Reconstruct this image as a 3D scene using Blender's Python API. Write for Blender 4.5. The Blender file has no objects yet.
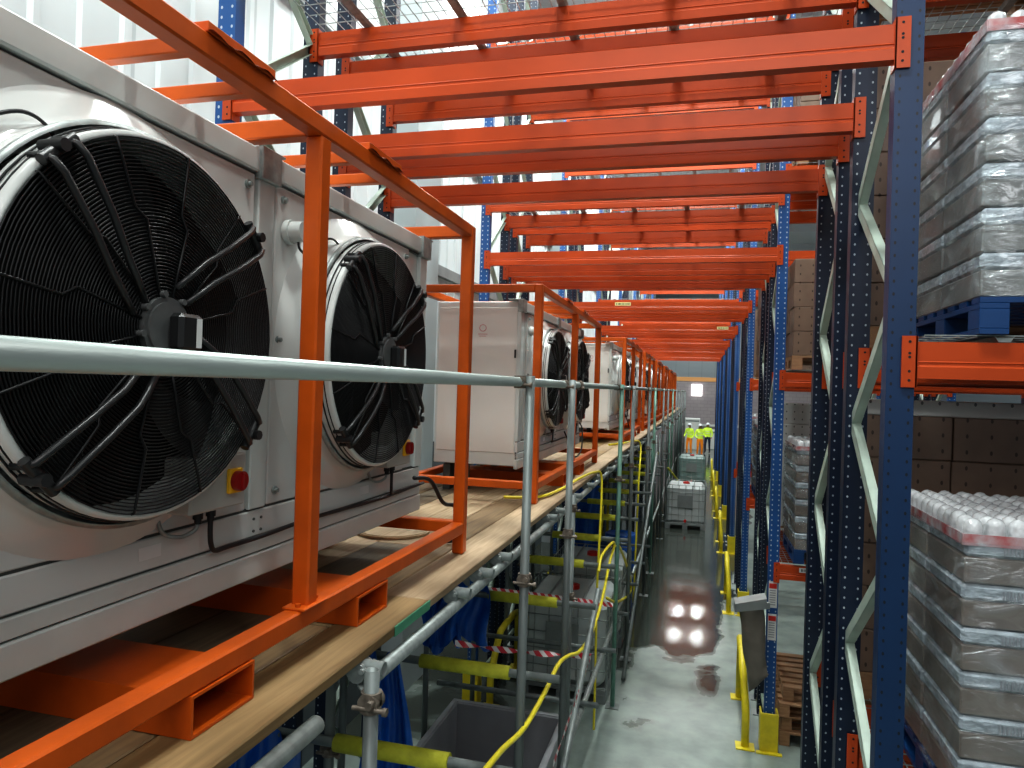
import bpy, math, random
from mathutils import Vector, Matrix
random.seed(7)
PI = math.pi
S = bpy.context.scene
COL = S.collection

# ------------------------------------------------------------------ camera
F = 710.0; W, H = 1024, 768
EYE = Vector((0, 0, 3.52))
def basis():
    d = Vector((189 / F, 8 / F, 1)).normalized()          # world +Y in camera axes (x right, y down, z forward)
    r = math.radians(1.75)
    u = Vector((math.sin(r), -math.cos(r), 0))
    u = (u - d * u.dot(d)).normalized()                    # world +Z
    x = d.cross(u)                                          # world +X (sign fixed below)
    if x.x < 0: x = -x
    return x, d, u
bx_, by_, bz_ = basis()
def cam_axis(i, sgn):    # world vector of a camera axis
    return Vector((bx_[i], by_[i], bz_[i])) * sgn
R = cam_axis(0, 1); U = cam_axis(1, -1); B = cam_axis(2, -1)
cd = bpy.data.cameras.new('camera'); cam = bpy.data.objects.new('camera', cd); COL.objects.link(cam)
m = Matrix(((R.x, U.x, B.x, EYE.x), (R.y, U.y, B.y, EYE.y), (R.z, U.z, B.z, EYE.z), (0, 0, 0, 1)))
cam.matrix_world = m
cd.sensor_width = 36; cd.lens = F / W * 36; cd.clip_end = 200; cd.clip_start = 0.05
S.camera = cam
def Z(h): return 3.52 + h
def proj(p):
    q = Vector(p) - EYE
    c = Vector((q.dot(R), -q.dot(U), -q.dot(B)))
    return (512 + F * c.x / c.z, 384 + F * c.y / c.z, c.z)

# ------------------------------------------------------------------ materials
def newmat(name):
    mt = bpy.data.materials.new(name); mt.use_nodes = True
    nt = mt.node_tree; b = nt.nodes['Principled BSDF']
    return mt, nt, b
def mat(name, col, rough=.5, metal=0, noise=0, scale=8, bump=0, bscale=40, coat=0, stretch=(1, 1, 1), emit=0, alpha=1, spec=.5, col2=None, trans=0):
    mt, nt, b = newmat(name)
    b.inputs['Roughness'].default_value = rough
    b.inputs['Metallic'].default_value = metal
    b.inputs['Base Color'].default_value = (*col, 1)
    b.inputs['Coat Weight'].default_value = coat
    b.inputs['Specular IOR Level'].default_value = spec
    b.inputs['Alpha'].default_value = alpha
    b.inputs['Transmission Weight'].default_value = trans
    if emit:
        b.inputs['Emission Color'].default_value = (*col, 1); b.inputs['Emission Strength'].default_value = emit
    if noise or bump:
        tc = nt.nodes.new('ShaderNodeTexCoord'); mp = nt.nodes.new('ShaderNodeMapping')
        mp.inputs['Scale'].default_value = stretch
        nt.links.new(tc.outputs['Object'], mp.inputs[0])
    if noise:
        n = nt.nodes.new('ShaderNodeTexNoise'); n.inputs['Scale'].default_value = scale; n.inputs['Detail'].default_value = 5
        nt.links.new(mp.outputs[0], n.inputs['Vector'])
        cr = nt.nodes.new('ShaderNodeValToRGB'); cr.color_ramp.elements[0].position = .3; cr.color_ramp.elements[1].position = .7
        c2 = col2 or tuple(c * (1 - noise) for c in col)
        cr.color_ramp.elements[0].color = (*c2, 1); cr.color_ramp.elements[1].color = (*col, 1)
        nt.links.new(n.outputs['Fac'], cr.inputs[0]); nt.links.new(cr.outputs[0], b.inputs['Base Color'])
    if bump:
        n2 = nt.nodes.new('ShaderNodeTexNoise'); n2.inputs['Scale'].default_value = bscale; n2.inputs['Detail'].default_value = 3
        nt.links.new(mp.outputs[0], n2.inputs['Vector'])
        bp = nt.nodes.new('ShaderNodeBump'); bp.inputs['Strength'].default_value = bump; bp.inputs['Distance'].default_value = .02
        nt.links.new(n2.outputs['Fac'], bp.inputs['Height']); nt.links.new(bp.outputs[0], b.inputs['Normal'])
    return mt
def MN(nt, op, a, b=None, c=None):
    n = nt.nodes.new('ShaderNodeMath'); n.operation = op
    for i, v in enumerate((a, b, c)):
        if v is None: continue
        if isinstance(v, (int, float)): n.inputs[i].default_value = v
        else: nt.links.new(v, n.inputs[i])
    return n.outputs[0]
def dots_mat(name, col, dotcol, pitch, axes, halfw, halfz, centres, rough=.45, metal=0, noise=.15):
    """paint with a column of punched holes at x = +-centres, every pitch along the other axis (object coordinates)"""
    mt, nt, b = newmat(name)
    b.inputs['Roughness'].default_value = rough; b.inputs['Metallic'].default_value = metal
    tc = nt.nodes.new('ShaderNodeTexCoord'); sp = nt.nodes.new('ShaderNodeSeparateXYZ')
    nt.links.new(tc.outputs['Object'], sp.inputs[0])
    ax = sp.outputs[axes[0]]; az = sp.outputs[axes[1]]
    if isinstance(centres, float):
        d = MN(nt, 'ABSOLUTE', MN(nt, 'SUBTRACT', MN(nt, 'ABSOLUTE', ax), centres))
    else:
        px = centres[0]
        d = MN(nt, 'ABSOLUTE', MN(nt, 'SUBTRACT', MN(nt, 'FLOORED_MODULO', ax, px), px / 2))
    e = MN(nt, 'ABSOLUTE', MN(nt, 'SUBTRACT', MN(nt, 'FLOORED_MODULO', az, pitch), pitch / 2))
    dd = MN(nt, 'ADD', MN(nt, 'POWER', MN(nt, 'DIVIDE', d, halfw), 2), MN(nt, 'POWER', MN(nt, 'DIVIDE', e, halfz), 2))
    f = MN(nt, 'LESS_THAN', dd, 1)
    n = nt.nodes.new('ShaderNodeTexNoise'); n.inputs['Scale'].default_value = 6; n.inputs['Detail'].default_value = 6
    nt.links.new(tc.outputs['Object'], n.inputs['Vector'])
    mx0 = nt.nodes.new('ShaderNodeMix'); mx0.data_type = 'RGBA'
    mx0.inputs[6].default_value = (*[c * (1 - noise) for c in col], 1); mx0.inputs[7].default_value = (*[c * (1 + noise) for c in col], 1)
    nt.links.new(n.outputs['Fac'], mx0.inputs[0])
    mx = nt.nodes.new('ShaderNodeMix'); mx.data_type = 'RGBA'
    nt.links.new(f, mx.inputs[0]); nt.links.new(mx0.outputs[2], mx.inputs[6]); mx.inputs[7].default_value = (*dotcol, 1)
    nt.links.new(mx.outputs[2], b.inputs['Base Color'])
    return mt

M = {}
M['white'] = mat('white_coated_steel', (.66, .68, .66), .22, noise=.06, scale=2.2, coat=.35, bump=.03, bscale=3)
M['white_edge'] = mat('white_trim_steel', (.62, .66, .64), .28, noise=.12, scale=5, coat=.2)
M['beige'] = mat('off_white_panel', (.74, .72, .68), .3, noise=.05, scale=2, coat=.15)
M['ring'] = mat('white_fan_ring', (.70, .73, .71), .3, noise=.06, scale=4, coat=.2)
M['greybox'] = mat('grey_enclosure', (.46, .46, .43), .45)
M['seam'] = mat('dark_panel_seam', (.07, .075, .07), .7)
M['black'] = mat('black_wire', (.012, .013, .014), .38, spec=.55)
M['guardw'] = mat('black_guard_wire', (.010, .011, .012), .4, spec=.4)
M['arm'] = mat('black_tubular_bracket', (.02, .021, .022), .35, spec=.6)
M['blade'] = mat('dark_grey_blade', (.015, .016, .017), .55, spec=.3)
M['hole'] = mat('dark_fan_interior', (.006, .007, .007), .9, spec=.1)
M['motor'] = mat('cast_motor_grey', (.12, .125, .125), .5, noise=.4, scale=20)
M['label'] = mat('pale_label', (.7, .71, .7), .5)
M['galv'] = mat('galvanised_steel', (.36, .40, .39), .42, .35, noise=.35, scale=30)
M['galvpost'] = mat('weathered_scaffold_tube', (.22, .25, .245), .5, .35, noise=.35, scale=14, stretch=(1, 1, .3))
M['rail'] = mat('pale_galvanised_tube', (.44, .50, .48), .33, .45, noise=.2, scale=9, stretch=(1, .15, 1), bump=.05, bscale=60)
M['greenpost'] = mat('green_tinted_scaffold_tube', (.22, .42, .34), .5, .3, noise=.3, scale=8)
M['brace'] = mat('galvanised_brace', (.50, .60, .52), .42, .15, noise=.2, scale=8)
M['rust'] = mat('rusty_coupler', (.26, .22, .18), .6, .4, noise=.5, scale=40)
M['orange'] = mat('orange_paint', (.62, .110, .010), .36, noise=.22, scale=7, spec=.35, bump=.03, bscale=30)
M['orange_beam'] = mat('orange_beam_paint', (.50, .070, .014), .34, noise=.28, scale=3, spec=.3, stretch=(.6, 1, 1))
M['scratch'] = mat('worn_orange_paint', (.36, .06, .02), .6, noise=.7, scale=25)
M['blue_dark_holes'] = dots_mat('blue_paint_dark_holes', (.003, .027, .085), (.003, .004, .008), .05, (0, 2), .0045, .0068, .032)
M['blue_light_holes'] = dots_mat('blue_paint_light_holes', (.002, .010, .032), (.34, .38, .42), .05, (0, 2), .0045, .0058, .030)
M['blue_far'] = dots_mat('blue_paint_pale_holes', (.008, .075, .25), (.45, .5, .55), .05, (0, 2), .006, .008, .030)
M['blue'] = mat('blue_plastic', (.004, .05, .17), .4, noise=.2, scale=5)
M['tarp'] = mat('blue_plastic_sheet', (.01, .13, .55), .28, noise=.35, scale=6, bump=.4, bscale=14)
M['yellow'] = mat('yellow_paint', (.80, .66, .03), .42, noise=.2, scale=12)
M['foam'] = mat('yellow_foam_sleeve', (.66, .66, .06), .7, noise=.25, scale=18, bump=.2, bscale=60)
M['hose'] = mat('yellow_hose', (.86, .74, .04), .35, noise=.12, scale=20)
M['cable'] = mat('black_cable', (.018, .018, .02), .5)
M['ysw'] = mat('yellow_switch_plate', (.90, .52, .02), .35)
M['rsw'] = mat('red_switch_knob', (.30, .012, .012), .3)
M['red'] = mat('red_plastic', (.6, .03, .02), .4)
M['redmark'] = mat('faded_red_print', (.55, .2, .2), .6)
M['plastic_white'] = mat('translucent_white_plastic', (.50, .55, .55), .35, noise=.12, scale=4, emit=0)
M['greyplastic'] = mat('grey_plastic', (.33, .34, .36), .5, noise=.15, scale=4)
M['tealwrap'] = mat('teal_grey_plastic', (.25, .36, .34), .3, noise=.3, scale=4, bump=.3, bscale=9)
M['sack'] = mat('brown_sack', (.20, .18, .15), .6, noise=.3, scale=6, bump=.3, bscale=12)
M['greenend'] = mat('green_painted_wood', (.12, .45, .27), .6, noise=.2, scale=20)
M['tray'] = mat('brown_cardboard_tray', (.27, .225, .19), .35, noise=.3, scale=7, coat=.3)
M['greytray'] = mat('grey_cardboard_tray', (.25, .245, .23), .35, noise=.25, scale=6, coat=.3)
M['filmband'] = mat('clear_film_over_bottles', (.60, .66, .70), .22, noise=.5, scale=16, bump=.5, bscale=30, coat=.5, stretch=(1, 1, 2))
M['redband'] = mat('red_printed_band', (.40, .06, .06), .25, noise=.6, scale=12, col2=(.5, .5, .52), coat=.4)
M['barcode'] = None
M['cap'] = mat('bottle_top_film', (.66, .68, .70), .12, noise=.3, scale=30, coat=.6, bump=.3, bscale=40)
M['woodpal'] = mat('pallet_wood', (.42, .24, .13), .75, noise=.4, scale=6, stretch=(1, 6, 6))
M['film'] = None
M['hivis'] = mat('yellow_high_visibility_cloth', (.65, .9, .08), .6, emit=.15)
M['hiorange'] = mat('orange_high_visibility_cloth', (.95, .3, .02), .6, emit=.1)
M['skin'] = mat('skin_tone', (.5, .3, .22), .5)
M['helmet'] = mat('white_helmet', (.8, .82, .85), .3)
M['navy'] = mat('navy_cloth', (.02, .03, .07), .7)
M['steelgrey'] = mat('grey_sheet_steel', (.30, .33, .33), .45, .4, noise=.2, scale=5)
M['colgrey'] = mat('grey_column_cladding', (.40, .45, .46), .5, noise=.05, scale=1)
M['light'] = mat('lamp_diffuser', (1, .99, .95), .5, emit=12)
M['window'] = mat('bright_window_pane', (1, 1, .98), .3, emit=2.2)
M['stickery'] = mat('yellow_sticker', (.8, .75, .35), .5)
M['dark'] = mat('dark_gap', (.01, .01, .012), .8)

def film_mat():
    mt, nt, b = newmat('stretch_wrap_film')
    out = nt.nodes['Material Output']
    tr = nt.nodes.new('ShaderNodeBsdfTransparent'); tr.inputs[0].default_value = (.93, .95, .97, 1)
    gl = nt.nodes.new('ShaderNodeBsdfGlossy'); gl.inputs['Roughness'].default_value = .16; gl.inputs['Color'].default_value = (.8, .86, .9, 1)
    df = nt.nodes.new('ShaderNodeBsdfDiffuse'); df.inputs[0].default_value = (.5, .53, .56, 1)
    tc = nt.nodes.new('ShaderNodeTexCoord'); mp = nt.nodes.new('ShaderNodeMapping'); mp.inputs['Scale'].default_value = (2, 2, 5)
    mp.inputs['Rotation'].default_value = (.5, .3, 0)
    nt.links.new(tc.outputs['Object'], mp.inputs[0])
    n = nt.nodes.new('ShaderNodeTexNoise'); n.inputs['Scale'].default_value = 2.2; n.inputs['Detail'].default_value = 6; n.inputs['Distortion'].default_value = 1.2
    nt.links.new(mp.outputs[0], n.inputs['Vector'])
    bp = nt.nodes.new('ShaderNodeBump'); bp.inputs['Strength'].default_value = .8; bp.inputs['Distance'].default_value = .04
    nt.links.new(n.outputs['Fac'], bp.inputs['Height']); nt.links.new(bp.outputs[0], gl.inputs['Normal'])
    cr = nt.nodes.new('ShaderNodeValToRGB'); cr.color_ramp.elements[0].position = .48; cr.color_ramp.elements[1].position = .72
    cr.color_ramp.elements[0].color = (.0,) * 3 + (1,); cr.color_ramp.elements[1].color = (.32,) * 3 + (1,)
    nt.links.new(n.outputs['Fac'], cr.inputs[0])
    m1 = nt.nodes.new('ShaderNodeMixShader'); m2 = nt.nodes.new('ShaderNodeMixShader')
    nt.links.new(cr.outputs[0], m1.inputs[0]); nt.links.new(tr.outputs[0], m1.inputs[1]); nt.links.new(df.outputs[0], m1.inputs[2])
    m2.inputs[0].default_value = .14
    nt.links.new(m1.outputs[0], m2.inputs[1]); nt.links.new(gl.outputs[0], m2.inputs[2])
    nt.links.new(m2.outputs[0], out.inputs[0])
    return mt
M['film'] = film_mat()

def wood_mat(i, c1, c2):
    mt, nt, b = newmat('scaffold_board_wood_%s' % i)
    b.inputs['Roughness'].default_value = .62
    tc = nt.nodes.new('ShaderNodeTexCoord'); mp = nt.nodes.new('ShaderNodeMapping'); mp.inputs['Scale'].default_value = (14, .8, 14)
    nt.links.new(tc.outputs['Object'], mp.inputs[0])
    n = nt.nodes.new('ShaderNodeTexNoise'); n.inputs['Scale'].default_value = 2; n.inputs['Detail'].default_value = 8; n.inputs['Distortion'].default_value = 1.5
    nt.links.new(mp.outputs[0], n.inputs['Vector'])
    cr = nt.nodes.new('ShaderNodeValToRGB'); cr.color_ramp.elements[0].position = .3; cr.color_ramp.elements[1].position = .68
    cr.color_ramp.elements[0].color = (*c2, 1); cr.color_ramp.elements[1].color = (*c1, 1)
    nt.links.new(n.outputs['Fac'], cr.inputs[0])
    n2 = nt.nodes.new('ShaderNodeTexNoise'); n2.inputs['Scale'].default_value = 1.7; n2.inputs['Detail'].default_value = 4
    nt.links.new(tc.outputs['Object'], n2.inputs['Vector'])
    mx = nt.nodes.new('ShaderNodeMix'); mx.data_type = 'RGBA'; mx.blend_type = 'MULTIPLY'; mx.inputs[0].default_value = .6
    cr2 = nt.nodes.new('ShaderNodeValToRGB'); cr2.color_ramp.elements[0].position = .35; cr2.color_ramp.elements[1].position = .65
    cr2.color_ramp.elements[0].color = (.5, .48, .42, 1); cr2.color_ramp.elements[1].color = (1, 1, 1, 1)
    nt.links.new(n2.outputs['Fac'], cr2.inputs[0])
    nt.links.new(cr.outputs[0], mx.inputs[6]); nt.links.new(cr2.outputs[0], mx.inputs[7]); nt.links.new(mx.outputs[2], b.inputs['Base Color'])
    return mt
WOODS = [wood_mat('honey', (.38, .25, .115), (.25, .16, .07)), wood_mat('pale', (.54, .40, .26), (.38, .27, .16)),
         wood_mat('grey', (.22, .17, .11), (.12, .09, .06)), wood_mat('brown', (.27, .18, .09), (.16, .10, .05))]
M['carton_brown'] = dots_mat('brown_carton_with_hand_holes', (.20, .135, .10), (.06, .04, .03), .085, (0, 2), .0065, .012, (.115,), rough=.4, noise=.3)
M['carton_grey'] = dots_mat('grey_carton_with_holes', (.52, .52, .50), (.12, .12, .12), .085, (0, 2), .007, .010, (.085,), rough=.4, noise=.15)
M['carton_plain'] = mat('plain_brown_carton', (.24, .17, .125), .4, noise=.35, scale=5, coat=.2)

def tape_mat():
    mt, nt, b = newmat('red_white_striped_tape')
    b.inputs['Roughness'].default_value = .4
    tc = nt.nodes.new('ShaderNodeTexCoord'); sp = nt.nodes.new('ShaderNodeSeparateXYZ'); nt.links.new(tc.outputs['Object'], sp.inputs[0])
    s = MN(nt, 'ADD', MN(nt, 'ADD', sp.outputs[0], sp.outputs[1]), sp.outputs[2])
    f = MN(nt, 'GREATER_THAN', MN(nt, 'FLOORED_MODULO', s, .12), .055)
    mx = nt.nodes.new('ShaderNodeMix'); mx.data_type = 'RGBA'; nt.links.new(f, mx.inputs[0])
    mx.inputs[6].default_value = (.75, .72, .72, 1); mx.inputs[7].default_value = (.55, .03, .05, 1)
    nt.links.new(mx.outputs[2], b.inputs['Base Color'])
    return mt
M['tape'] = tape_mat()

def floor_mat():
    mt, nt, b = newmat('polished_concrete_floor')
    tc = nt.nodes.new('ShaderNodeTexCoord')
    sp = nt.nodes.new('ShaderNodeSeparateXYZ'); nt.links.new(tc.outputs['Object'], sp.inputs[0])
    n = nt.nodes.new('ShaderNodeTexNoise'); n.inputs['Scale'].default_value = .9; n.inputs['Detail'].default_value = 7; n.inputs['Distortion'].default_value = .6
    nt.links.new(tc.outputs['Object'], n.inputs['Vector'])
    # wet patch: starts about y = 8.8 m and runs on; noise breaks its edge
    g = MN(nt, 'MULTIPLY', MN(nt, 'SUBTRACT', sp.outputs[1], MN(nt, 'MULTIPLY_ADD', sp.outputs[0], .9, 9.1)), .35)
    ww = MN(nt, 'ADD', g, MN(nt, 'MULTIPLY', MN(nt, 'SUBTRACT', n.outputs['Fac'], .5), 3.0))
    xo = MN(nt, 'MULTIPLY', MN(nt, 'MAXIMUM', MN(nt, 'SUBTRACT', sp.outputs[0], .25), 0), -3)
    wet = nt.nodes.new('ShaderNodeClamp'); nt.links.new(MN(nt, 'MULTIPLY', MN(nt, 'ADD', ww, xo), 3.0), wet.inputs[0])
    n2 = nt.nodes.new('ShaderNodeTexNoise'); n2.inputs['Scale'].default_value = 3.5; n2.inputs['Detail'].default_value = 8
    nt.links.new(tc.outputs['Object'], n2.inputs['Vector'])
    cr = nt.nodes.new('ShaderNodeValToRGB'); cr.color_ramp.elements[0].position = .3; cr.color_ramp.elements[1].position = .7
    cr.color_ramp.elements[0].color = (.17, .21, .195, 1); cr.color_ramp.elements[1].color = (.28, .33, .305, 1)
    nt.links.new(n2.outputs['Fac'], cr.inputs[0])
    mx = nt.nodes.new('ShaderNodeMix'); mx.data_type = 'RGBA'
    nt.links.new(wet.outputs[0], mx.inputs[0]); nt.links.new(cr.outputs[0], mx.inputs[6]); mx.inputs[7].default_value = (.050, .058, .050, 1)
    nt.links.new(mx.outputs[2], b.inputs['Base Color'])
    rr = MN(nt, 'MULTIPLY_ADD', wet.outputs[0], -.30, .36)
    rr = MN(nt, 'ADD', rr, MN(nt, 'MULTIPLY', n2.outputs['Fac'], .08))
    nt.links.new(rr, b.inputs['Roughness'])
    bp = nt.nodes.new('ShaderNodeBump'); bp.inputs['Strength'].default_value = .12; bp.inputs['Distance'].default_value = .02
    nt.links.new(n2.outputs['Fac'], bp.inputs['Height']); nt.links.new(bp.outputs[0], b.inputs['Normal'])
    return mt
def clad_mat(name, c1, c2, pitch, axis=1):
    mt, nt, b = newmat(name)
    b.inputs['Roughness'].default_value = .4
    tc = nt.nodes.new('ShaderNodeTexCoord'); sp = nt.nodes.new('ShaderNodeSeparateXYZ'); nt.links.new(tc.outputs['Object'], sp.inputs[0])
    f = MN(nt, 'LESS_THAN', MN(nt, 'FLOORED_MODULO', sp.outputs[axis], pitch), .03)
    mx = nt.nodes.new('ShaderNodeMix'); mx.data_type = 'RGBA'; nt.links.new(f, mx.inputs[0])
    mx.inputs[6].default_value = (*c1, 1); mx.inputs[7].default_value = (*c2, 1)
    nt.links.new(mx.outputs[2], b.inputs['Base Color'])
    return mt
def block_mat():
    mt, nt, b = newmat('painted_block_wall')
    b.inputs['Roughness'].default_value = .7
    tc = nt.nodes.new('ShaderNodeTexCoord'); mp = nt.nodes.new('ShaderNodeMapping'); mp.inputs['Rotation'].default_value = (PI / 2, 0, 0)
    nt.links.new(tc.outputs['Object'], mp.inputs[0])
    br = nt.nodes.new('ShaderNodeTexBrick'); br.inputs['Scale'].default_value = 1
    br.inputs['Brick Width'].default_value = .45; br.inputs['Row Height'].default_value = .225; br.inputs['Mortar Size'].default_value = .01
    br.inputs['Color1'].default_value = (.36, .31, .33, 1); br.inputs['Color2'].default_value = (.40, .35, .36, 1); br.inputs['Mortar'].default_value = (.28, .25, .26, 1)
    nt.links.new(mp.outputs[0], br.inputs['Vector']); nt.links.new(br.outputs[0], b.inputs['Base Color'])
    return mt

# ------------------------------------------------------------------ mesh helpers
class MB:
    def __init__(s): s.v = []; s.f = []; s.sm = []; s.mi = []; s.cur = 0
    def add(s, vs, fs, smooth=False):
        o = len(s.v); s.v += [tuple(v) for v in vs]
        for f in fs: s.f.append(tuple(i + o for i in f)); s.sm.append(smooth); s.mi.append(s.cur)
        return s
    def box(s, x0, x1, y0, y1, z0, z1):
        if x0 > x1: x0, x1 = x1, x0
        if y0 > y1: y0, y1 = y1, y0
        if z0 > z1: z0, z1 = z1, z0
        return s.add([(x0, y0, z0), (x1, y0, z0), (x1, y1, z0), (x0, y1, z0), (x0, y0, z1), (x1, y0, z1), (x1, y1, z1), (x0, y1, z1)],
                     [(0, 3, 2, 1), (4, 5, 6, 7), (0, 1, 5, 4), (1, 2, 6, 5), (2, 3, 7, 6), (3, 0, 4, 7)])
    def bbox(s, x0, x1, y0, y1, z0, z1, b=.004):
        """box with chamfered edges"""
        xs = (x0, x1); ys = (y0, y1); zs = (z0, z1); vs = []; idx = {}
        for i in (0, 1):
            for j in (0, 1):
                for k in (0, 1):
                    x, y, z = xs[i], ys[j], zs[k]; dx = b if i == 0 else -b; dy = b if j == 0 else -b; dz = b if k == 0 else -b
                    for a, p in enumerate(((x, y + dy, z + dz), (x + dx, y, z + dz), (x + dx, y + dy, z))):
                        idx[i, j, k, a] = len(vs); vs.append(p)
        fs = []
        for i in (0, 1): fs.append([idx[i, 0, 0, 0], idx[i, 1, 0, 0], idx[i, 1, 1, 0], idx[i, 0, 1, 0]][::(-1 if i == 0 else 1)])
        for j in (0, 1): fs.append([idx[0, j, 0, 1], idx[1, j, 0, 1], idx[1, j, 1, 1], idx[0, j, 1, 1]][::(1 if j == 0 else -1)])
        for k in (0, 1): fs.append([idx[0, 0, k, 2], idx[1, 0, k, 2], idx[1, 1, k, 2], idx[0, 1, k, 2]][::(-1 if k == 0 else 1)])
        for i in (0, 1):
            for j in (0, 1): fs.append([idx[i, j, 0, 0], idx[i, j, 0, 1], idx[i, j, 1, 1], idx[i, j, 1, 0]])
            for k in (0, 1): fs.append([idx[i, 0, k, 0], idx[i, 0, k, 2], idx[i, 1, k, 2], idx[i, 1, k, 0]])
        for j in (0, 1):
            for k in (0, 1): fs.append([idx[0, j, k, 1], idx[0, j, k, 2], idx[1, j, k, 2], idx[1, j, k, 1]])
        for i in (0, 1):
            for j in (0, 1):
                for k in (0, 1): fs.append([idx[i, j, k, a] for a in range(3)])
        return s.add(vs, fs)
    def cyl(s, p0, p1, r, seg=12, r1=None, cap=True, smooth=True):
        p0 = Vector(p0); p1 = Vector(p1); d = (p1 - p0).normalized()
        a = d.orthogonal().normalized(); b = d.cross(a); r1 = r if r1 is None else r1
        vs = []
        for p, rr in ((p0, r), (p1, r1)):
            for i in range(seg):
                t = 2 * PI * i / seg; vs.append(p + a * (rr * math.cos(t)) + b * (rr * math.sin(t)))
        s.add(vs, [(i, (i + 1) % seg, seg + (i + 1) % seg, seg + i) for i in range(seg)], smooth)
        if cap:
            s.add(vs[:seg], [tuple(range(seg))[::-1]]); s.add(vs[seg:], [tuple(range(seg))])
        return s
    def pipe(s, p0, p1, r, seg=16, wall=.004):
        """open-ended hollow tube"""
        p0 = Vector(p0); p1 = Vector(p1); d = (p1 - p0).normalized()
        a = d.orthogonal().normalized(); b = d.cross(a); vs = []
        for p, rr in ((p0, r), (p1, r), (p1, r - wall), (p0, r - wall)):
            for i in range(seg):
                t = 2 * PI * i / seg; vs.append(p + a * (rr * math.cos(t)) + b * (rr * math.sin(t)))
        for q in range(4):
            n = (q + 1) % 4
            s.add([], [])
            o = len(s.v)
            for i in range(seg): pass
        o = len(s.v); s.v += [tuple(v) for v in vs]
        for q in range(4):
            n = (q + 1) % 4
            for i in range(seg):
                j = (i + 1) % seg
                s.f.append((o + q * seg + i, o + q * seg + j, o + n * seg + j, o + n * seg + i)); s.sm.append(q in (0, 2)); s.mi.append(s.cur)
        return s
    def path(s, pts, r, seg=8, closed=False):
        pts = [Vector(p) for p in pts]; n = len(pts); rings = []
        up = None
        for i, p in enumerate(pts):
            if closed: d = (pts[(i + 1) % n] - pts[i - 1]).normalized()
            else: d = (pts[min(i + 1, n - 1)] - pts[max(i - 1, 0)]).normalized()
            if up is None: up = d.orthogonal().normalized()
            a = (up - d * up.dot(d))
            a = a.normalized() if a.length > 1e-6 else d.orthogonal().normalized()
            up = a; b = d.cross(a)
            rings.append([p + a * (r * math.cos(2 * PI * k / seg)) + b * (r * math.sin(2 * PI * k / seg)) for k in range(seg)])
        vs = [v for g in rings for v in g]; fs = []
        for i in range(n if closed else n - 1):
            j = (i + 1) % n
            for k in range(seg):
                l = (k + 1) % seg
                fs.append((i * seg + k, i * seg + l, j * seg + l, j * seg + k))
        if not closed: fs += [tuple(range(seg))[::-1], tuple((n - 1) * seg + k for k in range(seg))]
        return s.add(vs, fs, True)
    def lathe(s, prof, c, seg=64, smooth=True):
        """revolve (radius, x) profile about an axis along +X through c"""
        c = Vector(c); vs = []
        for r, x in prof:
            for i in range(seg):
                t = 2 * PI * i / seg; vs.append(c + Vector((x, r * math.cos(t), r * math.sin(t))))
        fs = []
        for q in range(len(prof) - 1):
            for i in range(seg):
                j = (i + 1) % seg; fs.append((q * seg + i, q * seg + j, (q + 1) * seg + j, (q + 1) * seg + i))
        return s.add(vs, fs, smooth)
    def extr(s, prof, axis, a0, a1, closed=True):
        """extrude a closed 2D profile along an axis: x -> (y,z), y -> (x,z), z -> (x,y)"""
        def P(u, w, t): return {'x': (t, u, w), 'y': (u, t, w), 'z': (u, w, t)}[axis]
        n = len(prof)
        vs = [P(u, w, a0) for u, w in prof] + [P(u, w, a1) for u, w in prof]
        fs = [(i, (i + 1) % n, n + (i + 1) % n, n + i) for i in range(n)]
        if closed: fs += [tuple(range(n))[::-1], tuple(range(n, 2 * n))]
        return s.add(vs, fs)
    def mesh(s, name, mats):
        me = bpy.data.meshes.new(name); me.from_pydata(s.v, [], s.f)
        if not isinstance(mats, (list, tuple)): mats = [mats]
        for q in mats: me.materials.append(q)
        me.polygons.foreach_set('use_smooth', s.sm)
        me.polygons.foreach_set('material_index', s.mi)
        me.update()
        return me
    def build(s, name, mats, parent=None, loc=None):
        o = bpy.data.objects.new(name, s.mesh(name, mats)); COL.objects.link(o)
        if parent: o.parent = parent
        if loc: o.location = loc
        return o
def fixnormals(o):
    import bmesh
    b = bmesh.new(); b.from_mesh(o.data); bmesh.ops.recalc_face_normals(b, faces=b.faces); b.to_mesh(o.data); b.free(); return o
def tag(o, label, cat, group=None, kind=None):
    o['label'] = label; o['category'] = cat
    if group: o['group'] = group
    if kind: o['kind'] = kind
    return o
def empty(name, loc, rz=0):
    o = bpy.data.objects.new(name, None); COL.objects.link(o); o.location = loc; o.rotation_euler = (0, 0, rz); o.empty_display_size = .1
    return o
def spline(pts, n=8):
    pts = [Vector(p) for p in pts]; out = []
    for i in range(len(pts) - 1):
        p0 = pts[max(i - 1, 0)]; p1 = pts[i]; p2 = pts[i + 1]; p3 = pts[min(i + 2, len(pts) - 1)]
        for k in range(n):
            t = k / n; out.append(.5 * ((2 * p1) + (-p0 + p2) * t + (2 * p0 - 5 * p1 + 4 * p2 - p3) * t * t + (-p0 + 3 * p1 - 3 * p2 + p3) * t ** 3))
    out.append(pts[-1]); return out
def kids(o): return [c for c in bpy.data.objects if c.parent == o]
def dup(o, loc=None, parent=None, label=None, _tree=None):
    if _tree is None:
        _tree = {}
        for c in bpy.data.objects:
            if c.parent: _tree.setdefault(c.parent.name, []).append(c)
    c = o.copy(); COL.objects.link(c)
    if parent: c.parent = parent
    if loc is not None: c.location = loc
    if label: c['label'] = label
    for k in _tree.get(o.name, []): dup(k, None, c, None, _tree)
    return c
def struct(name, mb, mt):
    o = mb.build(name, mt); o['kind'] = 'structure'; return o
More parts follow.
